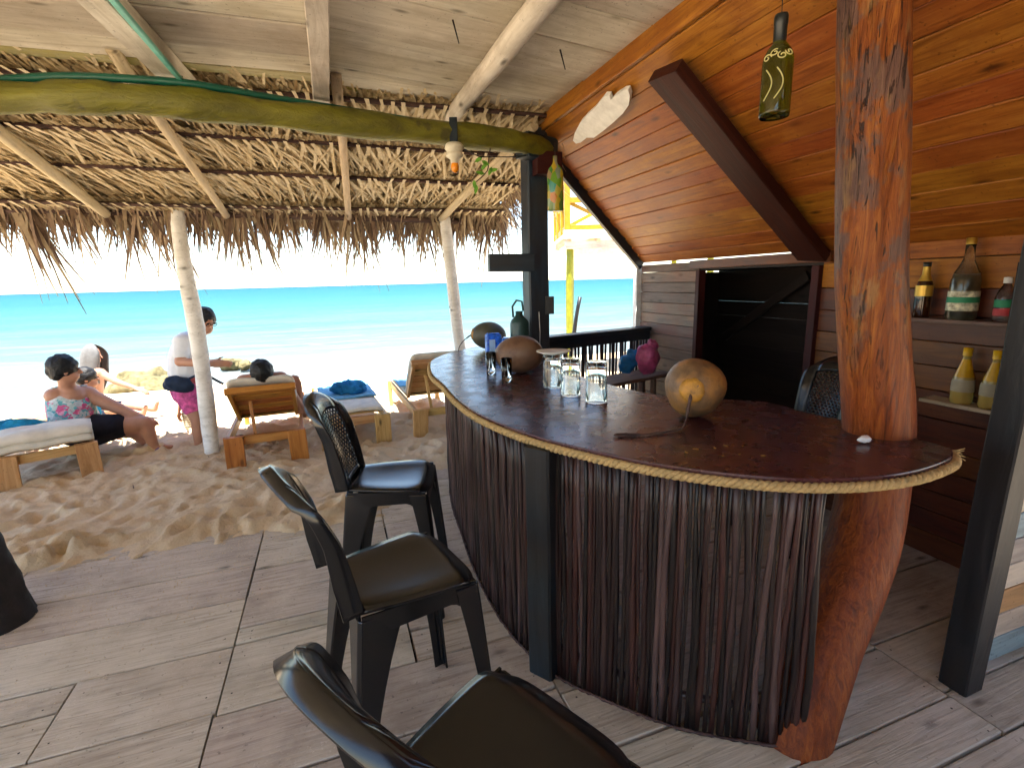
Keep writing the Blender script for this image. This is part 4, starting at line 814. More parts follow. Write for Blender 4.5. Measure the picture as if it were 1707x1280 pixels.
# ---------------------------------------------------------------- shelves and bottles on the back wall
def build_shelves():
    s1 = plank('bottle_shelf', T(WALL_T - .065, 2.30, 1.405), T(WALL_T - .065, 1.36, 1.405), .13, .022, M['bench'], None, UP, .003); tag(s1, 'narrow upper shelf with liquor bottles on the varnished wall', 'shelf')
    s2 = plank('bottle_shelf', T(WALL_T - .07, 1.84, .96), T(WALL_T - .05, 1.36, .955), .14, .02, M['rafter'], None, UP, .003); tag(s2, 'short lower shelf holding two yellow-capped bottles', 'shelf')
    def bottle(name, label, p, prof, m, extra, k=1.2):
        prof = [(a * k, b * k) for a, b in prof]; extra = [(n, [(a * k, b * k) for a, b in pr], mm) for n, pr, mm in extra]
        o = thing(name, label, 'bottle', p, 'bottles on the bar shelves'); MB().lathe(prof, p, 20).build('glass_body', m, o)
        for n, pr, mm in extra: MB().lathe(pr, p, 20).build(n, mm, o)
    wz = 1.4165; P = lambda u: None
    brown = glass('brown_glass', (.05, .016, .006), .05, .4); gold = plain('gold_foil', (.55, .33, .05), .35, .5, .5); cream = plain('cream_liqueur', (.60, .45, .20), .4, .4); lab = plain('printed_label', (.55, .52, .38), .6, .3, 0, .6, 40, 0); labg = plain('green_label', (.03, .25, .12), .6); yel = plain('yellow_cap', (.75, .42, .01), .4, .4); amb = plain('yellow_liquor', (.62, .34, .012), .25, .5, 0, .25); clr = M['glass']; dk = plain('grey_label', (.36, .30, .20), .6); redl = plain('red_label', (.45, .05, .06), .6)
    bottle('beer_bottle', 'dark beer bottle with gold neck foil, half hidden by the log', T(WALL_T - .07, 1.93, wz), [(0, 0), (.032, 0), (.034, .01), (.034, .135), (.028, .165), (.015, .20), (.0135, .25), (0, .252)], brown, [('neck_foil', [(.0275, .17), (.0165, .20), (.0148, .235)], gold), ('label_band', [(.0352, .10), (.0352, .15)], gold), ('cap', [(.0155, .238), (.0165, .256), (0, .258)], M['foil_black'])])
    bottle('liqueur_bottle', 'tall bottle of creamy liqueur with printed label on the upper shelf', T(WALL_T - .07, 1.735, wz), [(0, 0), (.052, 0), (.055, .012), (.052, .17), (.044, .205), (.026, .245), (.018, .27), (.017, .335), (0, .335)], glass('hazy_glass', (.88, .80, .58), .08, .95), [('liqueur', [(0, .004), (.050, .004), (.049, .168), (.044, .19), (0, .19)], cream), ('label_band', [(.0565, .04), (.0555, .125)], lab), ('label_stripe', [(.0570, .075), (.0562, .10)], labg), ('cap', [(.019, .325), (.019, .352), (0, .354)], gold)])
    bottle('water_bottle', 'small clear bottle with green label and white cap', T(WALL_T - .07, 1.555, wz), [(0, 0), (.030, 0), (.032, .01), (.032, .10), (.026, .125), (.014, .15), (.012, .165), (0, .166)], clr, [('label_band', [(.0328, .06), (.0328, .09)], labg), ('label_stripe', [(.0328, .025), (.0328, .055)], redl), ('cap', [(.015, .158), (.015, .182), (0, .184)], M['white'])])
    for s, w in ((1.675, 'left of the two yellow-capped rum bottles on the lower shelf'), (1.545, 'right of the two yellow-capped rum bottles, beside the black post')):
        bottle('rum_bottle', w, T(WALL_T - .07, s, .969), [(0, 0), (.038, 0), (.041, .012), (.041, .09), (.036, .12), (.022, .17), (.0145, .20), (.014, .225), (0, .225)], glass('pale_glass', (.85, .60, .16), .1, .55), [('rum', [(.0365, .121), (.0225, .171), (.015, .20)], amb), ('label_band', [(.0418, .055), (.0418, .095), (.0395, .11)], dk), ('cap', [(.0168, .215), (.0168, .25), (0, .252)], yel)])
build_shelves()
def build_inside():
    b = thing('wall_bench', 'plank bench inside the half wall', 'bench', T(2.55, 4.35, 0))
    plank('seat', T(2.05, 4.10, .69), T(3.2, 4.42, .69), .34, .035, M['bench'], b)
    for t in (2.15, 3.1):
        for ds in (-.1, .1): plank('leg', T(t, 4.14 + (t - 2.05) * .28 + ds, 0), T(t, 4.14 + (t - 2.05) * .28 + ds, .675), .05, .05, M['bench'], b)
    def bag(c, rad, m, name, label):
        o = thing(name, label, 'bag', c); mb = MB().ell(Vector(c) + UP * rad[2], rad, None, 26, 18)
        for i, p in enumerate(mb.v): n = noise.noise_vector(p * 13) * .035; mb.v[i] = p + n * (.5 + .5 * (p.z - c[2]) / (2 * rad[2])); mb.v[i].z = max(mb.v[i].z, c[2] + .001)
        mb.build('bag_body', m, o); e = Vector(c) + UP * rad[2] * 1.9
        mh = MB().ell(e + Vector((.05, 0, -.005)), (.06, .03, .05), Matrix.Rotation(.6, 3, 'Y'), 16, 12)
        for i, p in enumerate(mh.v): mh.v[i] = p + noise.noise_vector(p * 40) * .022
        mh.build('bag_knot', m, o)
    bag(tuple(at(1078, 624, 4.85)), (.115, .09, .155), M['pinkbag'], 'plastic_bag', 'pink plastic bag standing on the bench by the half wall'); 
    bag(tuple(at(1045, 622, 4.90)), (.09, .07, .10), M['bluebag'], 'plastic_bag', 'blue plastic bag behind the pink one on the bench')
build_inside()

# ================================================================ PLASTIC BAR CHAIRS
def make_chair(label):
    """tall one-piece plastic chair; local +X is forward, seat at 0.70 m"""
    c = thing('plastic_chair', label, 'chair', (0, 0, 0), 'black plastic bar chairs')
    SZ = .70
    def seat_pt(u, v):                                # u 0 rear .. 1 front, v -1..1
        x = -.20 + .41 * u; w = .175 + .045 * math.sin(min(1, u * 1.1) * math.pi / 2); z = SZ - .012 * (1 - v * v) * math.sin(math.pi * min(1, u * .9)) + .006 * abs(v) ** 3
        z -= .030 * max(0, (u - .82) / .18) ** 2; x -= .035 * abs(v) ** 4 * max(0, (u - .6) / .4); w *= 1 - .06 * max(0, (u - .8) / .2) ** 2
        z -= .010 * max(0, (abs(v) - .62) / .38) ** 2
        return Vector((x, v * w, z))
    nu, nv = 16, 16; vs = [seat_pt(i / nu, -1 + 2 * j / nv) for i in range(nu + 1) for j in range(nv + 1)]
    fs = [(i * (nv + 1) + j, (i + 1) * (nv + 1) + j, (i + 1) * (nv + 1) + j + 1, i * (nv + 1) + j + 1) for i in range(nu) for j in range(nv)]
    solid(MB().add(vs, fs, True).build('seat', M['plastic'], c, (0, 0, 0)), .012, -1)
    # apron with arched lower edge on each side, front and back
    def apron(name, a, b, h0, h1, arch, top=.022):
        a = Vector(a); b = Vector(b); n = 20; vs = []
        for i in range(n + 1):
            k = i / n; p = a.lerp(b, k); d = h0 + (h1 - h0) * k; e = min(k, 1 - k); dep = d + arch * max(0, 1 - e / .26) ** 2; vs += [p + UP * (SZ - top), p + UP * (SZ - dep)]
        solid(MB().add(vs, [(2 * i, 2 * i + 1, 2 * i + 3, 2 * i + 2) for i in range(n)], False).build(name, M['plastic'], c, (0, 0, 0)), .008, 0)
    for s in (-1, 1): apron('side_apron', (-.20, s * .177, 0), (.185, s * .207, 0), .10, .075, .13)
    apron('front_apron', (.192, -.185, 0), (.192, .185, 0), .085, .085, .08, .038); apron('rear_apron', (-.203, -.165, 0), (-.203, .165, 0), .06, .06, .06)
    # legs: tapered angle section
    def leg(x0, y0, x1, y1, w0, w1):
        sx = 1 if x0 > 0 else -1; sy = 1 if y0 > 0 else -1; vs = []
        for i in range(9):
            k = i / 8; x = x0 + (x1 - x0) * k; y = y0 + (y1 - y0) * k; w = w0 + (w1 - w0) * (1 - (1 - k) ** 2.2); z = (SZ - .034) * (1 - k)
            vs += [(x - sx * w, y, z), (x - sx * .008, y + sy * .001, z), (x, y - sy * .008, z), (x - sx * .003, y - sy * w * .8, z)]
        fs = [(i * 4 + j, i * 4 + j + 1, i * 4 + j + 5, i * 4 + j + 4) for i in range(8) for j in range(3)]
        o = MB().add(vs, fs, False).build('leg', M['plastic'], c, (0, 0, 0)); solid(o, .009, 0); bv = o.modifiers.new('b', 'BEVEL'); bv.width = .004; bv.segments = 2; bv.limit_method = 'ANGLE'; bv.angle_limit = R(40)
    for s in (-1, 1):
        leg(.193, s * .208, .245, s * .245, .085, .046); leg(-.208, s * .179, -.29, s * .225, .150, .055)
    # backrest surface: u across -1..1, v up 0..1
    def bp(u, v):
        w = (.176 + .012 * v) * (1 - .16 * max(0, (v - .80) / .20) ** 2); x = -.212 - .105 * v - .045 * v * v + .055 * u * u * (.3 + .7 * v) - .02 * max(0, (v - .88) / .12) ** 2
        return Vector((x, u * w, SZ - .01 + .46 * v - .075 * u * u * max(0, (v - .55) / .45)))
    us = [-1, -.93, -.84, -.74, -.62]; 
    def quad_strip(name, ul, vl):
        k = len(vl); vs = [bp(u, v) for u in ul for v in vl]; solid(MB().add(vs, [(i * k + j, i * k + j + 1, (i + 1) * k + j + 1, (i + 1) * k + j) for i in range(len(ul) - 1) for j in range(k - 1)], True).build(name, M['plastic'], c, (0, 0, 0)), .012, 0)
    vl = [i / 24 for i in range(25)]
    quad_strip('back_stile', us, vl); quad_strip('back_stile', [-u for u in us], vl)
    mid = [-.62 + 1.24 * i / 10 for i in range(11)]
    quad_strip('top_rail', mid, [.80 + .2 * i / 8 for i in range(9)]); quad_strip('bottom_rail', mid, [0, .04, .08])
    # rolled rim around the back
    rim = [bp(-1, v) for v in vl] + [bp(-1 + 2 * i / 12, 1) for i in range(1, 12)] + [bp(1, v) for v in reversed(vl)]
    vs = []
    for p in rim: vs += [p, p + Vector((.004, 0, .003)), p + Vector((-.030 - .030 * max(0, min(1, (SZ + .36 - p.z) / .25)), (-.004 if p.y < 0 else .004) * (1 if abs(p.y) > .1 else 0), -.004))]
    solid(MB().add(vs, [(3 * i + a, 3 * i + 3 + a, 3 * i + 3 + b, 3 * i + b) for i in range(len(rim) - 1) for a, b in ((0, 1), (0, 2))], True).build('back_rim', M['plastic'], c, (0, 0, 0)), .008, 0)
    # woven lattice: staggered slanted openings
    mb = MB(); rows, cols = 19, 8; v0, v1, u0, u1 = .08, .80, -.62, .62
    for r in range(rows):
        va, vb = v0 + (v1 - v0) * r / rows, v0 + (v1 - v0) * (r + 1) / rows; off = .5 if r % 2 else 0
        for k in range(cols + (1 if off else 0)):
            ua = u0 + (u1 - u0) * max(0, (k - off)) / cols; ub = u0 + (u1 - u0) * min(cols, (k + 1 - off)) / cols
            o4 = [(ua, va), (ub, va), (ub, vb), (ua, vb)]; cu, cv = (ua + ub) / 2, (va + vb) / 2; hu, hv = (ub - ua) / 2, (vb - va) / 2
            i4 = [(cu - hu * .82, cv - hv * .40), (cu + hu * .40, cv - hv * .82), (cu + hu * .82, cv + hv * .40), (cu - hu * .40, cv + hv * .82)]
            mb.add([bp(*q) for q in o4 + i4], [(j, (j + 1) % 4, 4 + (j + 1) % 4, 4 + j) for j in range(4)], False)
    o = mb.build('back_lattice', M['plastic'], c, (0, 0, 0)); solid(o, .006, 0); o['label'] = 'woven-pattern openwork panel'
    return c
CH = make_chair('black plastic bar chair nearest the sand, turned towards the counter')
def put(o, x, y, a): o.matrix_basis = Matrix.Translation((x, y, 0)) @ Matrix.Rotation(R(a), 4, 'Z'); return o
put(CH, -.635, 2.50, 3)
c2 = put(copy_tree(CH), -.410, 1.625, 33); c2['label'] = 'middle black plastic bar chair with light on its glossy seat'
c3 = put(copy_tree(CH), -.03, .875, 46); c3['label'] = 'nearest black plastic bar chair, cut off by the bottom of the picture'
c4 = put(copy_tree(CH), 1.78, 3.05, 200); c4['label'] = 'black plastic chair inside the bar, almost hidden in the dark'

# ================================================================ BEACH LOUNGERS
def lounger(label, x, y, a, m, back=38, length=1.85, cover=None, mattress=True, z=.0):
    """local +X runs from the head end to the foot end"""
    o = thing('beach_lounger', label, 'lounger', (0, 0, 0), 'wooden beach loungers on the sand'); Wd, H0 = .66, .31
    for s in (-1, 1):
        plank('side_rail', (-.02, s * (Wd / 2 - .02), H0), (length, s * (Wd / 2 - .02), H0), .09, .035, m, o, (0, s, 0), .004)
        plank('leg', (.0, s * (Wd / 2 - .055), -.06), (-.045, s * (Wd / 2 - .065), H0 + .045), .16, .045, m, o, (1, 0, 0), .004, 2, .002)
        plank('leg', (length - .10, s * (Wd / 2 + .0), -.06), (length - .06, s * (Wd / 2 + .0), H0 + .045), .11, .045, m, o, (0, s, 0), .004)
    plank('end_rail', (.012, -Wd / 2 + .06, H0 - .01), (.012, Wd / 2 - .06, H0 - .01), .08, .03, m, o, (1, 0, 0), .004)
    hx = .66 if back else .06
    n = int((length - hx) / .13)
    for i in range(n): x0 = hx + .05 + i * (length - hx - .08) / n; plank('slat', (x0, -Wd / 2 + .04, H0 + .055), (x0, Wd / 2 - .04, H0 + .055), .09, .02, m, o, UP, .003)
    ca, sa = math.cos(R(back)), math.sin(R(back)); up = Vector((sa, 0, ca)); bd = Vector((-ca, 0, sa)); hp = Vector((hx, 0, H0 + .05)); Lb = .70
    if back:
        for s in (-1, 1): plank('back_stile', hp + Vector((0, s * (Wd / 2 - .06), 0)), hp + bd * Lb + Vector((0, s * (Wd / 2 - .06), 0)), .035, .06, m, o, up, .003)
        plank('back_rail', hp + bd * (Lb - .0) + Vector((0, -Wd / 2 + .03, 0)), hp + bd * Lb + Vector((0, Wd / 2 - .03, 0)), .055, .055, m, o, up, .003)
        for i in range(5): q = hp + bd * (.08 + .125 * i) + up * .035; plank('back_slat', q + Vector((0, -Wd / 2 + .05, 0)), q + Vector((0, Wd / 2 - .05, 0)), .10, .018, m, o, up, .003)
        plank('prop', hp + bd * .48 + Vector((0, .12, -.02)), Vector((hx - .50, .10, H0 - .02)), .035, .03, m, o, (0, 1, 0), .003); plank('prop_bar', (hx - .50, -Wd / 2 + .04, H0 - .02), (hx - .50, Wd / 2 - .04, H0 - .02), .04, .03, m, o, UP, .003)
    if mattress:
        path = ([hp + bd * (Lb + .01) + up * .085] + [hp + bd * (Lb * k) + up * .09 for k in (.75, .5, .25)] if back else []) + [Vector((x_, 0, H0 + .075)) for x_ in np.linspace(hx + .02 if back else -.02, length - .02, 9)]
        vs = []; nv = 12
        for i, p in enumerate(path):
            for j in range(nv + 1):
                v = -1 + 2 * j / nv; e = max(0, abs(v) - .85) / .15; b_ = .055 * (1 - .8 * e * e) + .010 * noise.noise(Vector((p.x * 5, v * 3, x)))
                vs.append(p + Vector((0, v * (Wd / 2 - .02), 0)) + UP * b_)
        k = nv + 1; mm = MB().add(vs, [(i * k + j, i * k + j + 1, (i + 1) * k + j + 1, (i + 1) * k + j) for i in range(len(path) - 1) for j in range(nv)], True).build('mattress', cover or M['mattress'], o, (0, 0, 0)); solid(mm, .060, -1); sb = mm.modifiers.new('s', 'SUBSURF'); sb.levels = 1; sb.render_levels = 1
    o.matrix_basis = Matrix.Translation((x, y, z)) @ Matrix.Rotation(R(a), 4, 'Z'); MW[o] = o.matrix_basis.copy(); return o
A2 = math.degrees(ANG) + 90
def cloth(name, label, cat, o, pts, m, amp=.02, th=.02):
    """a crumpled towel draped on a lounger, given as local outline grid corners"""
    a, b, c, d = [Vector(p) for p in pts]; n = 18; vs = []
    for i in range(n + 1):
        for j in range(n + 1):
            u, v = i / n, j / n; p = a * (1 - u) * (1 - v) + b * u * (1 - v) + c * u * v + d * (1 - u) * v; w = o @ p; vs.append(w + UP * (amp * noise.noise(w * 7) + amp * .5 * noise.noise(w * 19) + amp))
    k = n + 1; ob = MB().add(vs, [(i * k + j, i * k + j + 1, (i + 1) * k + j + 1, (i + 1) * k + j) for i in range(n) for j in range(n)], True).build(name, m, None); solid(ob, th, -1); tag(ob, label, cat); return ob
lA = lounger('amber varnished lounger with raised back and a person lying on it', -2.32, 4.52, A2 + 3, M['lounge_dark'], 34)
lB = lounger('flat lounger with off-white mattress and blue towels, seen end on', -1.63, 5.02, A2 + 4, M['lounge'], 0)
lC = lounger('honey pine lounger with raised slatted back next to the bar counter', -.76, 5.36, A2 + 2, M['lounge'], 42)
lD = lounger('pale pine lounger on the left with a folded white mattress, a woman sitting on it', -4.07, 4.18, 131, M['lounge'], 0, 1.8, None, False)
mB = MW[lB]; mD = MW[lD]; mA = MW[lA]; mC = MW[lC]
cloth('beach_towel', 'pale blue towel spread over the mattress of the flat lounger', 'towel', mB, [(.45, -.30, .445), (1.7, -.30, .445), (1.7, .30, .445), (.45, .30, .445)], M['paletowel'], .012, .012)
def heap(name, label, cat, c, rad, m, rz=0.0, f=14, amp=.05):
    mb = MB().ell(c, rad, Matrix.Rotation(rz, 3, 'Z'), 30, 20)
    for i, p in enumerate(mb.v): n = noise.noise_vector(p * f) * amp; mb.v[i] = p + n; mb.v[i].z = max(mb.v[i].z, c[2] - rad[2] * .55)
    o = mb.build(name, m, None); tag(o, label, cat); return o
heap('bundled_towel', 'crumpled dark blue towel bundle lying on the pale blue towel', 'towel', tuple(mB @ Vector((.75, -.03, .50))), (.20, .13, .10), plain('deep_blue_towel', (.02, .16, .36), .9, .1, 0, .5, 12, .6), .3)
cloth('beach_towel', 'turquoise towel hanging at the foot of the amber lounger', 'towel', mA, [(.75, -.30, .44), (1.8, -.33, .44), (1.8, .30, .44), (.75, .30, .44)], M['bluetowel'], .014, .012)
cloth('beach_towel', 'light blue towel beside the raised back of the honey pine lounger', 'towel', mC, [(.80, .34, .44), (1.7, .34, .44), (1.7, -.28, .44), (.80, -.28, .44)], M['paletowel'], .014, .012)
# folded mattress and blue towel on the left lounger
mb = MB(); 
for i in range(2):
    vs = []; n = 22
    for a in range(n + 1):
        for j in range(n + 1):
            u, v = a / n, j / n; p = mD @ Vector((-.06 + .46 * u, -.33 + .66 * v, .40 + .055 * i + .075 * (1 - (2 * u - 1) ** 6) * (1 - .4 * (2 * v - 1) ** 6))); vs.append(p + UP * .014 * noise.noise(p * 9) + E1 * .012 * noise.noise(p * 8))
    k = n + 1; mb.add(vs, [(a * k + j, a * k + j + 1, (a + 1) * k + j + 1, (a + 1) * k + j) for a in range(n) for j in range(n)], True)
o = mb.build('folded_mattress', M['mattress'], None); solid(o, .06, -1); tag(o, 'folded off-white mattress on the near end of the left lounger', 'mattress')
heap('beach_towel', 'bright blue towel heap at the left edge, behind the folded mattress', 'towel', tuple(mD @ Vector((.55, .24, .44))), (.34, .17, .11), M['bluetowel'], .4, 8, .06)
heap('flip_flop_pair', 'dark grey shoe on the sand beneath the amber lounger', 'shoe', tuple(at(397, 733, 5.15)), (.13, .06, .05), M['black_cloth'], .1, 9, .02)

# ================================================================ ROCKS, BALCONY, STICK BEYOND
def rock(u, v, y, r, label):
    c = at(u, v, y); c.z = max(c.z - r * .2, sand_z(c.x, c.y) + r * .15); mb = MB().ell(c, (r * 1.25, r, r * .72), Matrix.Rotation(U(0, 3), 3, 'Z'), 24, 16); sd_ = Vector((U(0, 9), U(0, 9), U(0, 9)))
    for i, p in enumerate(mb.v): q = (p - c); mb.v[i] = p + q * (.45 * noise.noise(p * 1.6 / r * .7 + sd_) + .28 * noise.noise(p * 4 / r * .7 + sd_) + .10 * noise.noise(p * 10 / r * .6))
    o = mb.build('shore_rock', M['rock'], None); tag(o, label, 'rock', 'rocks at the waterline')
for u, v, y, r, l in ((225, 642, 10.4, .38, 'rugged tan rock, leftmost of the shore rocks'), (248, 633, 10.9, .42, 'tallest jagged tan rock in the middle of the shore rocks'), (272, 643, 10.5, .33, 'low rounded rock in front of the jagged one'), (196, 652, 10.2, .22, 'small flat rock at the left foot of the shore rocks'), (290, 640, 10.8, .30, 'rock at the right, just left of the standing woman'), (385, 603, 12.6, .22, 'small dark rock in the wash right of the white post'), (408, 607, 12.4, .16, 'smallest rock in the wash, farthest right')): rock(u, v, y, r, l)
def build_balcony():
    c = thing('neighbour_balcony', 'yellow railed balcony on lime posts beyond the half wall', 'balcony', (1.9, 9.3, -.1))
    for x, y in ((1.07, 9.0), (1.36, 11.2), (3.6, 9.2), (3.6, 11.2)): pole('post', (x, y, -.5), (x, y, 2.30), .062, .058, M['lime'], c, 10, .02, 8)
    plank('beam', (.98, 8.95, 2.26), (4.2, 9.1, 2.26), .10, .13, M['joist'], c, UP); plank('beam', (.98, 11.2, 2.26), (4.2, 11.3, 2.26), .10, .13, M['white'], c, UP)
    for i in range(6): plank('joist', (1.05 + .5 * i, 8.9, 2.36), (1.05 + .5 * i, 11.3, 2.36), .07, .10, M['rafter'], c, UP)
    for i in range(12): plank('floor_board', (.95, 8.9 + .2 * i, 2.43), (4.2, 8.95 + .2 * i, 2.43), .19, .03, M['white'], c, UP)
    plank('fascia', (.95, 8.86, 2.43), (4.2, 8.98, 2.43), .14, .03, M['white'], c, (0, 1, 0))
    for x in (1.02, 1.9, 2.8, 3.7): plank('rail_post', (x, 8.98, 2.45), (x, 8.98, 3.45), .10, .09, M['yellow'], c, (0, 1, 0))
    for z in (2.55, 3.0, 3.40): plank('rail', (1.02, 8.97, z), (4.1, 9.05, z), .09, .05, M['yellow'], c, (0, 1, 0))
    for i in range(3):
        x = 1.06 + .9 * i; plank('diagonal', (x, 8.98, 2.58), (x + .80, 9.0, 2.97), .06, .04, M['yellow'], c, (0, 1, 0)); plank('diagonal', (x + .80, 9.03, 2.58), (x, 9.03, 2.97), .06, .04, M['yellow'], c, (0, 1, 0))
    for y in (9.7, 10.5, 11.2): plank('rail_post', (1.02, y, 2.45), (1.02, y, 3.45), .09, .09, M['yellow'], c, (1, 0, 0))
    for z in (2.55, 3.0, 3.40): plank('rail', (1.02, 9.0, z), (1.02, 11.25, z), .09, .05, M['yellow'], c, (1, 0, 0))
build_balcony()
o = pole('leaning_stick', at(950, 600, 7.0), at(967, 495, 7.0), .032, .026, M['blackpost'], None, 8, .015, 6); tag(o, 'black stick leaning beside the lime post beyond the half wall', 'stick')

# ================================================================ PEOPLE
def remesh(mb, name, m, parent, voxel=.011, smooth=6):
    """limbs and trunk fused into one continuous skin"""
    o = mb.build(name, m, None, (0, 0, 0), False, False)
    md = o.modifiers.new('r', 'REMESH'); md.mode = 'VOXEL'; md.voxel_size = voxel; md.use_smooth_shade = True
    sm = o.modifiers.new('s', 'SMOOTH'); sm.factor = .5; sm.iterations = smooth
    bpy.context.view_layer.update(); dg = bpy.context.evaluated_depsgraph_get(); me = bpy.data.meshes.new_from_object(o.evaluated_get(dg)); old = o.data; o.modifiers.clear(); o.data = me; bpy.data.meshes.remove(old)
    me.name = name; COL.objects.unlink(o); bpy.data.objects.remove(o)
    me.materials.clear(); me.materials.append(m); me.polygons.foreach_set('use_smooth', [True] * len(me.polygons)); return link(bpy.data.objects.new(name, me), parent)
def hand(mb, w, d, n, s=1.0):
    """palm, four bent fingers and a thumb; w wrist, d pointing direction, n back-of-hand normal"""
    w = Vector(w); d = Vector(d).normalized(); n = Vector(n); n = (n - d * n.dot(d)).normalized(); y = n.cross(d)
    for k in (-.026, -.009, .009, .026): mb.cap(w + d * .012 * s + y * k * s * .8, w + d * .085 * s + y * k * s, .015 * s, .013 * s, 8)
    for k, l in ((-.028, .055), (-.0095, .070), (.0095, .074), (.028, .064)):
        a = w + d * .088 * s + y * k * s; b = a + (d * .62 - n * .22) * l * s; c = b + (d * .30 - n * .42) * l * s; mb.cap(a, b, .0095 * s, .0085 * s, 8); mb.cap(b, c, .0085 * s, .007 * s, 8)
    a = w + d * .025 * s + y * .032 * s; b = a + (d * .7 + y * .7) * .042 * s; mb.cap(a, b, .012 * s, .010 * s, 8); mb.cap(b, b + (d * .9 + y * .1 - n * .2) * .035 * s, .010 * s, .008 * s, 8)
def head(mb, c, face, s=1.0, tilt=0.0):
    """skull, jaw, nose, ears; face is the looking direction"""
    c = Vector(c); f = Vector(face).normalized(); r = f.cross(UP).normalized(); up = r.cross(f)
    q = Matrix((r, f, up)).transposed()
    mb.ell(c + up * .02 * s - f * .012 * s, (.074 * s, .092 * s, .092 * s), q); mb.ell(c + f * .025 * s - up * .055 * s, (.052 * s, .060 * s, .062 * s), q); mb.cap(c + f * .088 * s + up * .008 * s, c + f * .104 * s - up * .020 * s, .010 * s, .013 * s, 8)
    mb.ell(c + f * .080 * s - up * .058 * s, (.024 * s, .014 * s, .012 * s), q, 10, 8)
    for k in (-1, 1): mb.ell(c + r * k * .076 * s - up * .01 * s, (.010 * s, .018 * s, .030 * s), q, 10, 8)
    return c, f, r, up, q
def eyes(c, f, r, up, s, parent):
    for k in (-1, 1): MB().ell(c + f * .081 * s + r * k * .031 * s + up * .014 * s, (.012 * s, .008 * s, .007 * s), None, 10, 8).build('eye', M['hair'], parent)
def hair_cap(c, q, s, parent, m, back=.0, low=-.02, long=None):
    mb = MB().ell(c + q @ Vector((0, -.022 * s, .035 * s)), (.090 * s, .100 * s, .094 * s), q, 26, 18)
    mb.ell(c + q @ Vector((0, -.055 * s, low * s)), (.080 * s, .058 * s, .075 * s), q, 20, 14)
    if long: mb.cap(c + q @ Vector((0, -.085 * s, .0)), c + q @ Vector(long), .042 * s, .022 * s)
    o = remesh(mb, 'hair', m, parent, .010, 3)
    for v in o.data.vertices: v.co += noise.noise_vector(v.co * 75) * .005 + noise.noise_vector(v.co * 22) * .010
    return o

def seated_woman():
    Y_ = 4.85; p = thing('person', 'seated person seen from behind in a floral tank top and black shorts', 'person', tuple(at(165, 742, Y_)))
    face = Vector((.75, .62, -.10)); hc = at(110, 617, 4.80)
    sl, sr = at(90, 660, 4.78), at(146, 657, 4.98); ch = at(117, 676, 4.88); wa = at(126, 703, 4.88); hp = at(146, 716, 4.90)
    mb = MB(); H = head(mb, hc, face, 1.12); mb.cap(hc - UP * .07 - face * .02, at(114, 650, 4.87), .062, .075)
    mb.cap(sl, sr, .080, .085); mb.cap((sl + sr) / 2 - UP * .02, ch, .135, .165); mb.cap(ch + (sl - sr) * .18, wa + (sl - sr) * .15, .135, .155); mb.cap(ch - (sl - sr) * .18, wa - (sl - sr) * .15, .135, .155); mb.cap(wa, hp, .18, .175)
    kn, an = at(241, 705, 5.02), at(257, 744, 5.04); mb.cap(hp + Vector((.06, .05, -.02)), kn, .125, .078); mb.cap(kn, kn.lerp(an, .4), .070, .068); mb.cap(kn.lerp(an, .4), an, .068, .042); mb.cap(an - UP * .01, an + Vector((.13, .06, -.035)), .040, .032)
    k2, a2 = at(222, 719, 5.22), at(248, 742, 5.30); mb.cap(hp + Vector((.05, .22, -.03)), k2, .120, .075); mb.cap(k2, a2, .066, .042); mb.cap(a2, a2 + Vector((.13, .06, -.03)), .040, .030)
    el, wr = at(200, 682, 5.02), at(238, 697, 5.04); mb.cap(sr, el, .072, .058); mb.cap(el, wr, .054, .034); hand(mb, wr, (.75, .3, -.35), (0, -.2, 1), 1.0)
    e2, w2 = at(118, 705, 5.25), at(190, 712, 5.25); mb.cap(sl + Vector((.0, .10, 0)), e2, .068, .052); mb.cap(e2, w2, .05, .033); hand(mb, w2, (.9, .1, -.2), (0, 0, 1), 1.0)
    remesh(mb, 'body', M['skin'], p, .012, 5)
    hair_cap(hc, H[4], 1.22, p, M['hair'], 0, -.01, (0, -.10, -.07)); eyes(hc, H[1], H[2], H[3], 1.12, p)
    mb = MB(); mb.cap(ch + (sl - sr) * .17 + UP * .03, wa + (sl - sr) * .15 - UP * .03, .150, .172); mb.cap(ch - (sl - sr) * .17 + UP * .03, wa - (sl - sr) * .15 - UP * .03, .150, .172); mb.cap(ch, wa - UP * .04, .178, .190); remesh(mb, 'tank_top', M['floral'], p, .013, 5)
    for q_, e_ in ((sl, .30), (sr, .72)): 
        b0 = (sl + sr) / 2 + (q_ - (sl + sr) / 2) * .62; MB().tube([b0 + Vector((-.08, -.08, -.10)), b0 + Vector((-.02, -.05, .085)), b0 + Vector((.05, .03, .09))], .010, 6).build('strap', M['floral'], p)
    mb = MB(); mb.cap(wa - UP * .07, hp, .186, .190); mb.cap(hp + Vector((.03, .02, -.02)), hp.lerp(kn, .50), .165, .130); mb.cap(hp + Vector((.03, .2, -.03)), hp.lerp(k2, .5) + Vector((0, .1, 0)), .14, .12); remesh(mb, 'shorts', M['black_cloth'], p, .013, 5)
    MB().ell(an + Vector((.06, .03, -.058)), (.13, .055, .018), Matrix.Rotation(.45, 3, 'Z')).build('sandal', M['purple'], p); MB().tube([an + Vector((.03, -.04, -.05)), an + Vector((.06, .02, .01)), an + Vector((.07, .08, -.05))], .014, 6).build('sandal_strap', M['purple'], p)
seated_woman()
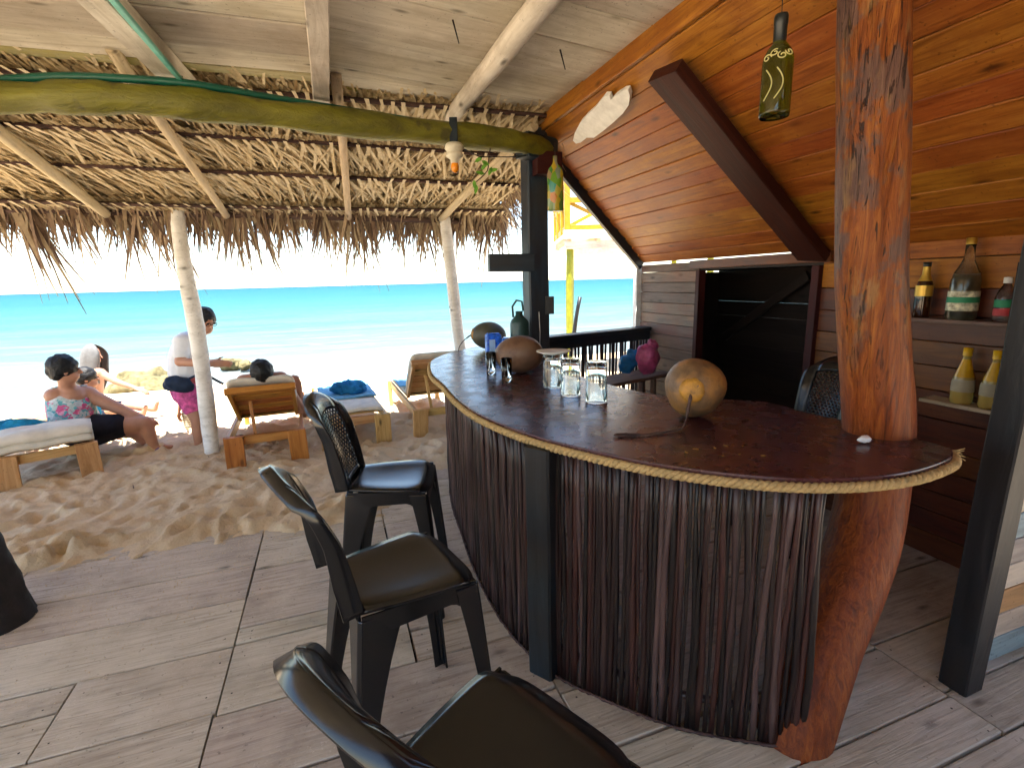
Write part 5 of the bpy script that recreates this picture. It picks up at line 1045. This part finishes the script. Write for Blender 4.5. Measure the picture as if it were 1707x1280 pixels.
def towel_person():
    Y_ = 6.5; p = thing('person', 'bare-shouldered person with a grey towel over the head, reaching out one arm', 'person', tuple(at(150, 700, Y_)))
    face = Vector((.95, .12, -.18)); hc = at(155, 592, Y_); mb = MB(); H = head(mb, hc, face, 1.05); sl, sr = at(141, 619, 6.62), at(168, 622, 6.38); ch = at(153, 640, Y_); hp = at(150, 684, Y_)
    mb.cap(hc - UP * .07, (sl + sr) / 2, .055, .07); mb.cap(sl, sr, .065, .065); mb.cap((sl + sr) / 2 - UP * .04, ch, .12, .13); mb.cap(ch, hp, .13, .14)
    el, wr = at(196, 637, 6.35), at(226, 647, 6.35); mb.cap(sr, el, .052, .042); mb.cap(el, wr, .040, .028); hand(mb, wr, (.9, 0, -.3), (0, -.3, 1), 1.1)
    e2, w2 = at(150, 660, 6.8), at(180, 675, 6.8); mb.cap(sl, e2, .05, .04); mb.cap(e2, w2, .04, .028); hand(mb, w2, (.9, 0, -.3), (0, -.3, 1))
    for dy in (-.10, .12): k = hp + Vector((.42, dy, .02)); mb.cap(hp + Vector((.03, dy, -.02)), k, .085, .06); a = k + Vector((.36, 0, -.06)); mb.cap(k, a, .055, .035); mb.cap(a, a + Vector((.05, 0, .10)), .032, .025)
    remesh(mb, 'body', M['skin_light'], p, .012, 5); eyes(hc, H[1], H[2], H[3], 1.05, p)
    # the towel falls in folds down both sides and sticks out over the brow
    q = H[4]; vs = []; n, k = 22, 12
    for i in range(n + 1):
        a = -2.55 + 5.1 * i / n
        for j in range(k + 1):
            f = j / k; ph = f * 1.95; dx, dy = math.sin(a), -math.cos(a); r0 = .112 * math.sin(min(ph, 1.57)) + (.03 if abs(a) > 2.2 else .0) * f; z = .125 * math.cos(min(ph, 1.57)) - max(0, ph - 1.57) * .9; wv = .010 * math.sin(a * 7) * f
            vs.append(hc + q @ Vector((dx * (r0 * .95 + wv), dy * (r0 * 1.12 + wv), z + .012 - (.22 * f ** 3 if abs(a) < 2.2 else .02 * f))))
    o = MB().add(vs, [(i * (k + 1) + j, i * (k + 1) + j + 1, (i + 1) * (k + 1) + j + 1, (i + 1) * (k + 1) + j) for i in range(n) for j in range(k)], True).build('head_towel', M['greytowel'], p); solid(o, .010, 1)
    mb = MB(); mb.cap(hp - UP * .02, hp + Vector((.28, -.08, .0)), .15, .10); mb.cap(hp - UP * .02, hp + Vector((.28, .12, .0)), .15, .10); remesh(mb, 'swim_shorts', M['navy'], p, .013, 4)
towel_person()
def child():
    Y_ = 5.55; p = thing('person', 'small dark-haired child, only the head showing beside the seated person', 'person', tuple(at(150, 735, Y_)))
    face = Vector((.9, .4, -.1)); hc = at(147, 631, Y_); mb = MB(); H = head(mb, hc, face, .98); ch = at(146, 668, Y_); hp = at(150, 706, Y_)
    mb.cap(hc - UP * .06, ch + UP * .08, .045, .06); mb.cap(ch + Vector((0, -.11, .07)), ch + Vector((0, .11, .07)), .045, .045); mb.cap(ch + UP * .04, hp, .10, .11)
    for dy in (-.11, .11): e = ch + Vector((.06, dy * 1.2, -.12)); w = e + Vector((.18, 0, -.03)); mb.cap(ch + Vector((0, dy, .06)), e, .038, .032); mb.cap(e, w, .03, .022); hand(mb, w, (1, 0, -.1), (0, 0, 1), .8)
    for dy in (-.07, .07): k = hp + Vector((.30, dy, .0)); mb.cap(hp + Vector((.02, dy, 0)), k, .065, .05); a = k + Vector((.03, 0, -.32)); mb.cap(k, a, .045, .03); mb.cap(a, a + Vector((.1, 0, -.01)), .026, .022)
    remesh(mb, 'body', M['skin_light'], p, .011, 5); hair_cap(hc, H[4], 1.05, p, M['hair'], 0, -.0); eyes(hc, H[1], H[2], H[3], .98, p)
    mb = MB(); mb.cap(ch + UP * .02, hp + UP * .02, .112, .12); remesh(mb, 'swim_top', M['bluetowel'], p, .012, 4)
child()
def standing_woman():
    Y_ = 5.30; p = thing('person', 'standing person in white tee and pink shorts, dark waist bag, half behind post', 'person', tuple(at(330, 748, Y_)))
    face = Vector((.80, -.42, -.42)); hc = at(343, 536, Y_); mb = MB(); H = head(mb, hc, face, 1.12)
    nk = at(327, 566, 5.34); sN, sF = at(303, 570, 5.20), at(322, 568, 5.52); ch = at(311, 592, 5.34); wa = at(310, 621, 5.34); hp = at(314, 648, 5.34)
    mb.cap(hc - UP * .07 - face * .03, nk, .052, .065); mb.cap(sN, sF, .075, .07); mb.cap((sN + sF) / 2 - UP * .03, ch, .125, .15); mb.cap(ch, wa, .155, .155); mb.cap(wa, hp, .155, .165)
    for dy, kx, ax in ((-.08, 328, 331), (.12, 336, 345)):
        k, a = at(kx, 698, Y_ + dy), at(ax, 744, Y_ + dy); mb.cap(hp + Vector((.02, dy, -.04)), k, .105, .066); mb.cap(k, k.lerp(a, .4), .060, .058); mb.cap(k.lerp(a, .4), a, .058, .036); mb.cap(a, a + Vector((.15, -.03, -.03)), .034, .028)
    el, wr = at(300, 603, 5.10), at(356, 607, 5.05); mb.cap(sN, el, .062, .052); mb.cap(el, wr, .048, .030); hand(mb, wr, (.95, 0, .05), (0, -.9, .5), 1.1)
    e2, w2 = at(336, 608, 5.62), at(364, 602, 5.30); mb.cap(sF, e2, .06, .05); mb.cap(e2, w2, .046, .03); hand(mb, w2, (.8, -.5, .05), (0, .3, 1), 1.1)
    remesh(mb, 'body', M['skin'], p, .012, 5); eyes(hc, H[1], H[2], H[3], 1.12, p)
    hair_cap(hc, H[4], 1.13, p, M['hair'], 0, -.0, (-.02, -.12, -.12))
    f, r, up = H[1], H[2], H[3]
    for k in (-1, 1): MB().tube([hc + f * .098 + r * k * .034 + up * .012 + (r * math.cos(a) + up * math.sin(a) * .8) * .023 for a in [i * .6283 for i in range(11)]], .0035, 5).build('glasses', M['metal_dark'], p)
    mb = MB(); mb.cap(sN, sF, .088, .082); mb.cap((sN + sF) / 2 - UP * .03, ch, .14, .168); mb.cap(ch, wa - UP * .02, .170, .172); mb.cap(sN, sN.lerp(el, .62), .085, .078); mb.cap(sF, sF.lerp(e2, .6), .08, .074); remesh(mb, 'tee_shirt', M['tee'], p, .012, 5)
    mb = MB(); mb.cap(wa - UP * .055, wa - UP * .075, .174, .174); remesh(mb, 'hem_stripe', M['redstripe'], p, .012, 3)
    mb = MB(); mb.cap(wa - UP * .10, hp - UP * .02, .168, .175)
    for dy, kx in ((-.08, 328), (.12, 336)): mb.cap(hp + Vector((.02, dy, -.04)), (hp + Vector((.02, dy, -.04))).lerp(at(kx, 698, Y_ + dy), .55), .120, .098)
    remesh(mb, 'shorts', M['pink'], p, .012, 4)
    mb = MB(); b = at(298, 641, 5.12); mb.ell(b, (.155, .085, .085), Matrix.Rotation(.25, 3, 'Y'), 22, 14); mb.ell(b + Vector((-.08, .02, .0)), (.10, .07, .07)); o = remesh(mb, 'waist_bag', M['navy'], p, .012, 3)
    for v in o.data.vertices: v.co += noise.noise_vector(v.co * 14) * .014
    MB().tube([b + Vector((.12, .0, .06)), at(335, 622, 5.13), at(350, 628, 5.2), at(372, 640, 5.3)], .012, 6).build('belt', M['navy'], p)
standing_woman()
def child_two():
    Y_ = 5.75; p = thing('person', 'child in striped shorts hidden behind the standing person and the post', 'person', tuple(at(325, 742, Y_)))
    hc = at(326, 628, Y_); face = Vector((.9, .2, -.1)); mb = MB(); H = head(mb, hc, face, .95); ch = at(324, 656, Y_); hp = at(322, 683, Y_)
    mb.cap(hc - UP * .06, ch, .045, .085); mb.cap(ch + Vector((-.10, -.03, .04)), ch + Vector((.10, .03, .04)), .042, .042); mb.cap(ch, hp, .095, .10)
    sh = ch + Vector((-.11, -.03, .04)); el = at(303, 664, Y_ - .1); wr = at(298, 686, Y_ - .1); mb.cap(sh, el, .036, .030); mb.cap(el, wr, .028, .020); hand(mb, wr, (-.1, 0, -1), (-1, 0, 0), .85)
    e2 = ch + Vector((.16, 0, -.10)); mb.cap(ch + Vector((.1, 0, .04)), e2, .036, .03); mb.cap(e2, e2 + Vector((.03, 0, -.16)), .028, .02)
    for dx, u0 in ((-.05, 320), (.07, 336)): k = at(u0, 712, Y_); a = at(u0 + 2, 736, Y_); mb.cap(hp + Vector((dx, 0, -.03)), k, .07, .05); mb.cap(k, a, .047, .03); mb.cap(a, a + Vector((.08, -.04, -.02)), .026, .02)
    remesh(mb, 'body', M['skin'], p, .011, 5); hair_cap(hc, H[4], 1.0, p, M['hair']); mb = MB(); mb.cap(ch, hp + UP * .04, .105, .108); remesh(mb, 'vest', plain('mustard_cloth', (.50, .36, .05), .85, .1), p, .012, 4)
    mb = MB(); mb.cap(hp + UP * .0, hp - UP * .03, .11, .112)
    for dx, u0 in ((-.05, 320), (.07, 336)): mb.cap(hp + Vector((dx, 0, -.03)), (hp + Vector((dx, 0, -.03))).lerp(at(u0, 712, Y_), .85), .085, .078)
    remesh(mb, 'shorts', M['stripes'], p, .012, 4)
child_two()
def lying_person():
    q = mA; L = lambda x, y, z: q @ Vector((x, y, z)); p = thing('person', 'person lying on the amber lounger, dark head and one raised hand showing', 'person', tuple(L(1.0, 0, .0)))
    up = (q.to_3x3() @ Vector((.62, 0, .78))); hc = L(.22, -.02, .89); face = q.to_3x3() @ Vector((.85, 0, .5)); mb = MB(); H = head(mb, hc, face, 1.08)
    sh = L(.42, 0, .80); hp = L(.90, 0, .60); mb.cap(hc - face * .01, sh, .055, .08); mb.cap(L(.40, -.17, .79), L(.40, .17, .79), .065, .065); mb.cap(sh, L(.64, 0, .69), .12, .125); mb.cap(L(.64, 0, .69), hp, .125, .13)
    for y in (-.10, .10): k = L(1.25, y, .60); a = L(1.62, y * 1.2, .50); mb.cap(L(.90, y, .60), k, .085, .06); mb.cap(k, a, .058, .036); mb.cap(a, a + UP * .13, .032, .026)
    el = at(506, 690, 5.25); wr = at(499, 652, 5.22); mb.cap(L(.40, -.18, .79), el, .055, .045); mb.cap(el, wr, .043, .03); hand(mb, wr, (-.12, 0, 1), (.6, -.7, 0), 1.15)
    e2 = L(.66, .27, .66); w2 = L(.88, .27, .60); mb.cap(L(.40, .18, .79), e2, .052, .044); mb.cap(e2, w2, .042, .03); hand(mb, w2, w2 - e2, (0, 0, 1))
    remesh(mb, 'body', M['skin'], p, .012, 5); hair_cap(hc, H[4], 1.15, p, M['hair'], 0, .02)
    mb = MB(); mb.cap(L(.84, 0, .61), L(.94, 0, .60), .138, .14); mb.cap(L(.93, -.09, .60), L(1.08, -.10, .61), .105, .09); mb.cap(L(.93, .09, .60), L(1.08, .10, .61), .105, .09); remesh(mb, 'swim_shorts', M['navy'], p, .012, 4)
lying_person()

# ================================================================ SAND GRAINS AND LEAF BITS DRIFTED OVER THE DECK
def drift():
    r = random.Random(77); mb = MB()
    for i in range(2600):
        t = r.uniform(-2.6, .7); q = r.expovariate(2.2); s_ = 3.70 - q
        if s_ < 1.2: continue
        c = T(t, s_, .0035); k = r.uniform(.002, .0045); mb.add([c + Vector((k, 0, -k)), c + Vector((-k * .6, k, -k)), c + Vector((-k * .6, -k, -k)), c + Vector((0, 0, k))], [(0, 1, 3), (1, 2, 3), (2, 0, 3)])
    o = mb.build('drifted_sand', M['sand'], None); o['kind'] = 'stuff'; o['label'] = 'loose sand grains scattered over the deck edge'
    mb = MB()
    for i in range(46):
        t, s_ = r.uniform(-2.6, 1.2), r.uniform(3.9, 6.2); c = T(t, s_, .055); d = Vector((r.uniform(-1, 1), r.uniform(-1, 1), r.uniform(-.1, .1))); mb.strip(c, d, d.cross(UP).normalized() * r.uniform(.006, .014), r.uniform(.04, .13), 0, 2, .8, r.random())
    o = mb.build('leaf_litter', M['fringe'], None, None, True); o['kind'] = 'stuff'; o['label'] = 'dry leaf bits fallen on the sand'
drift()
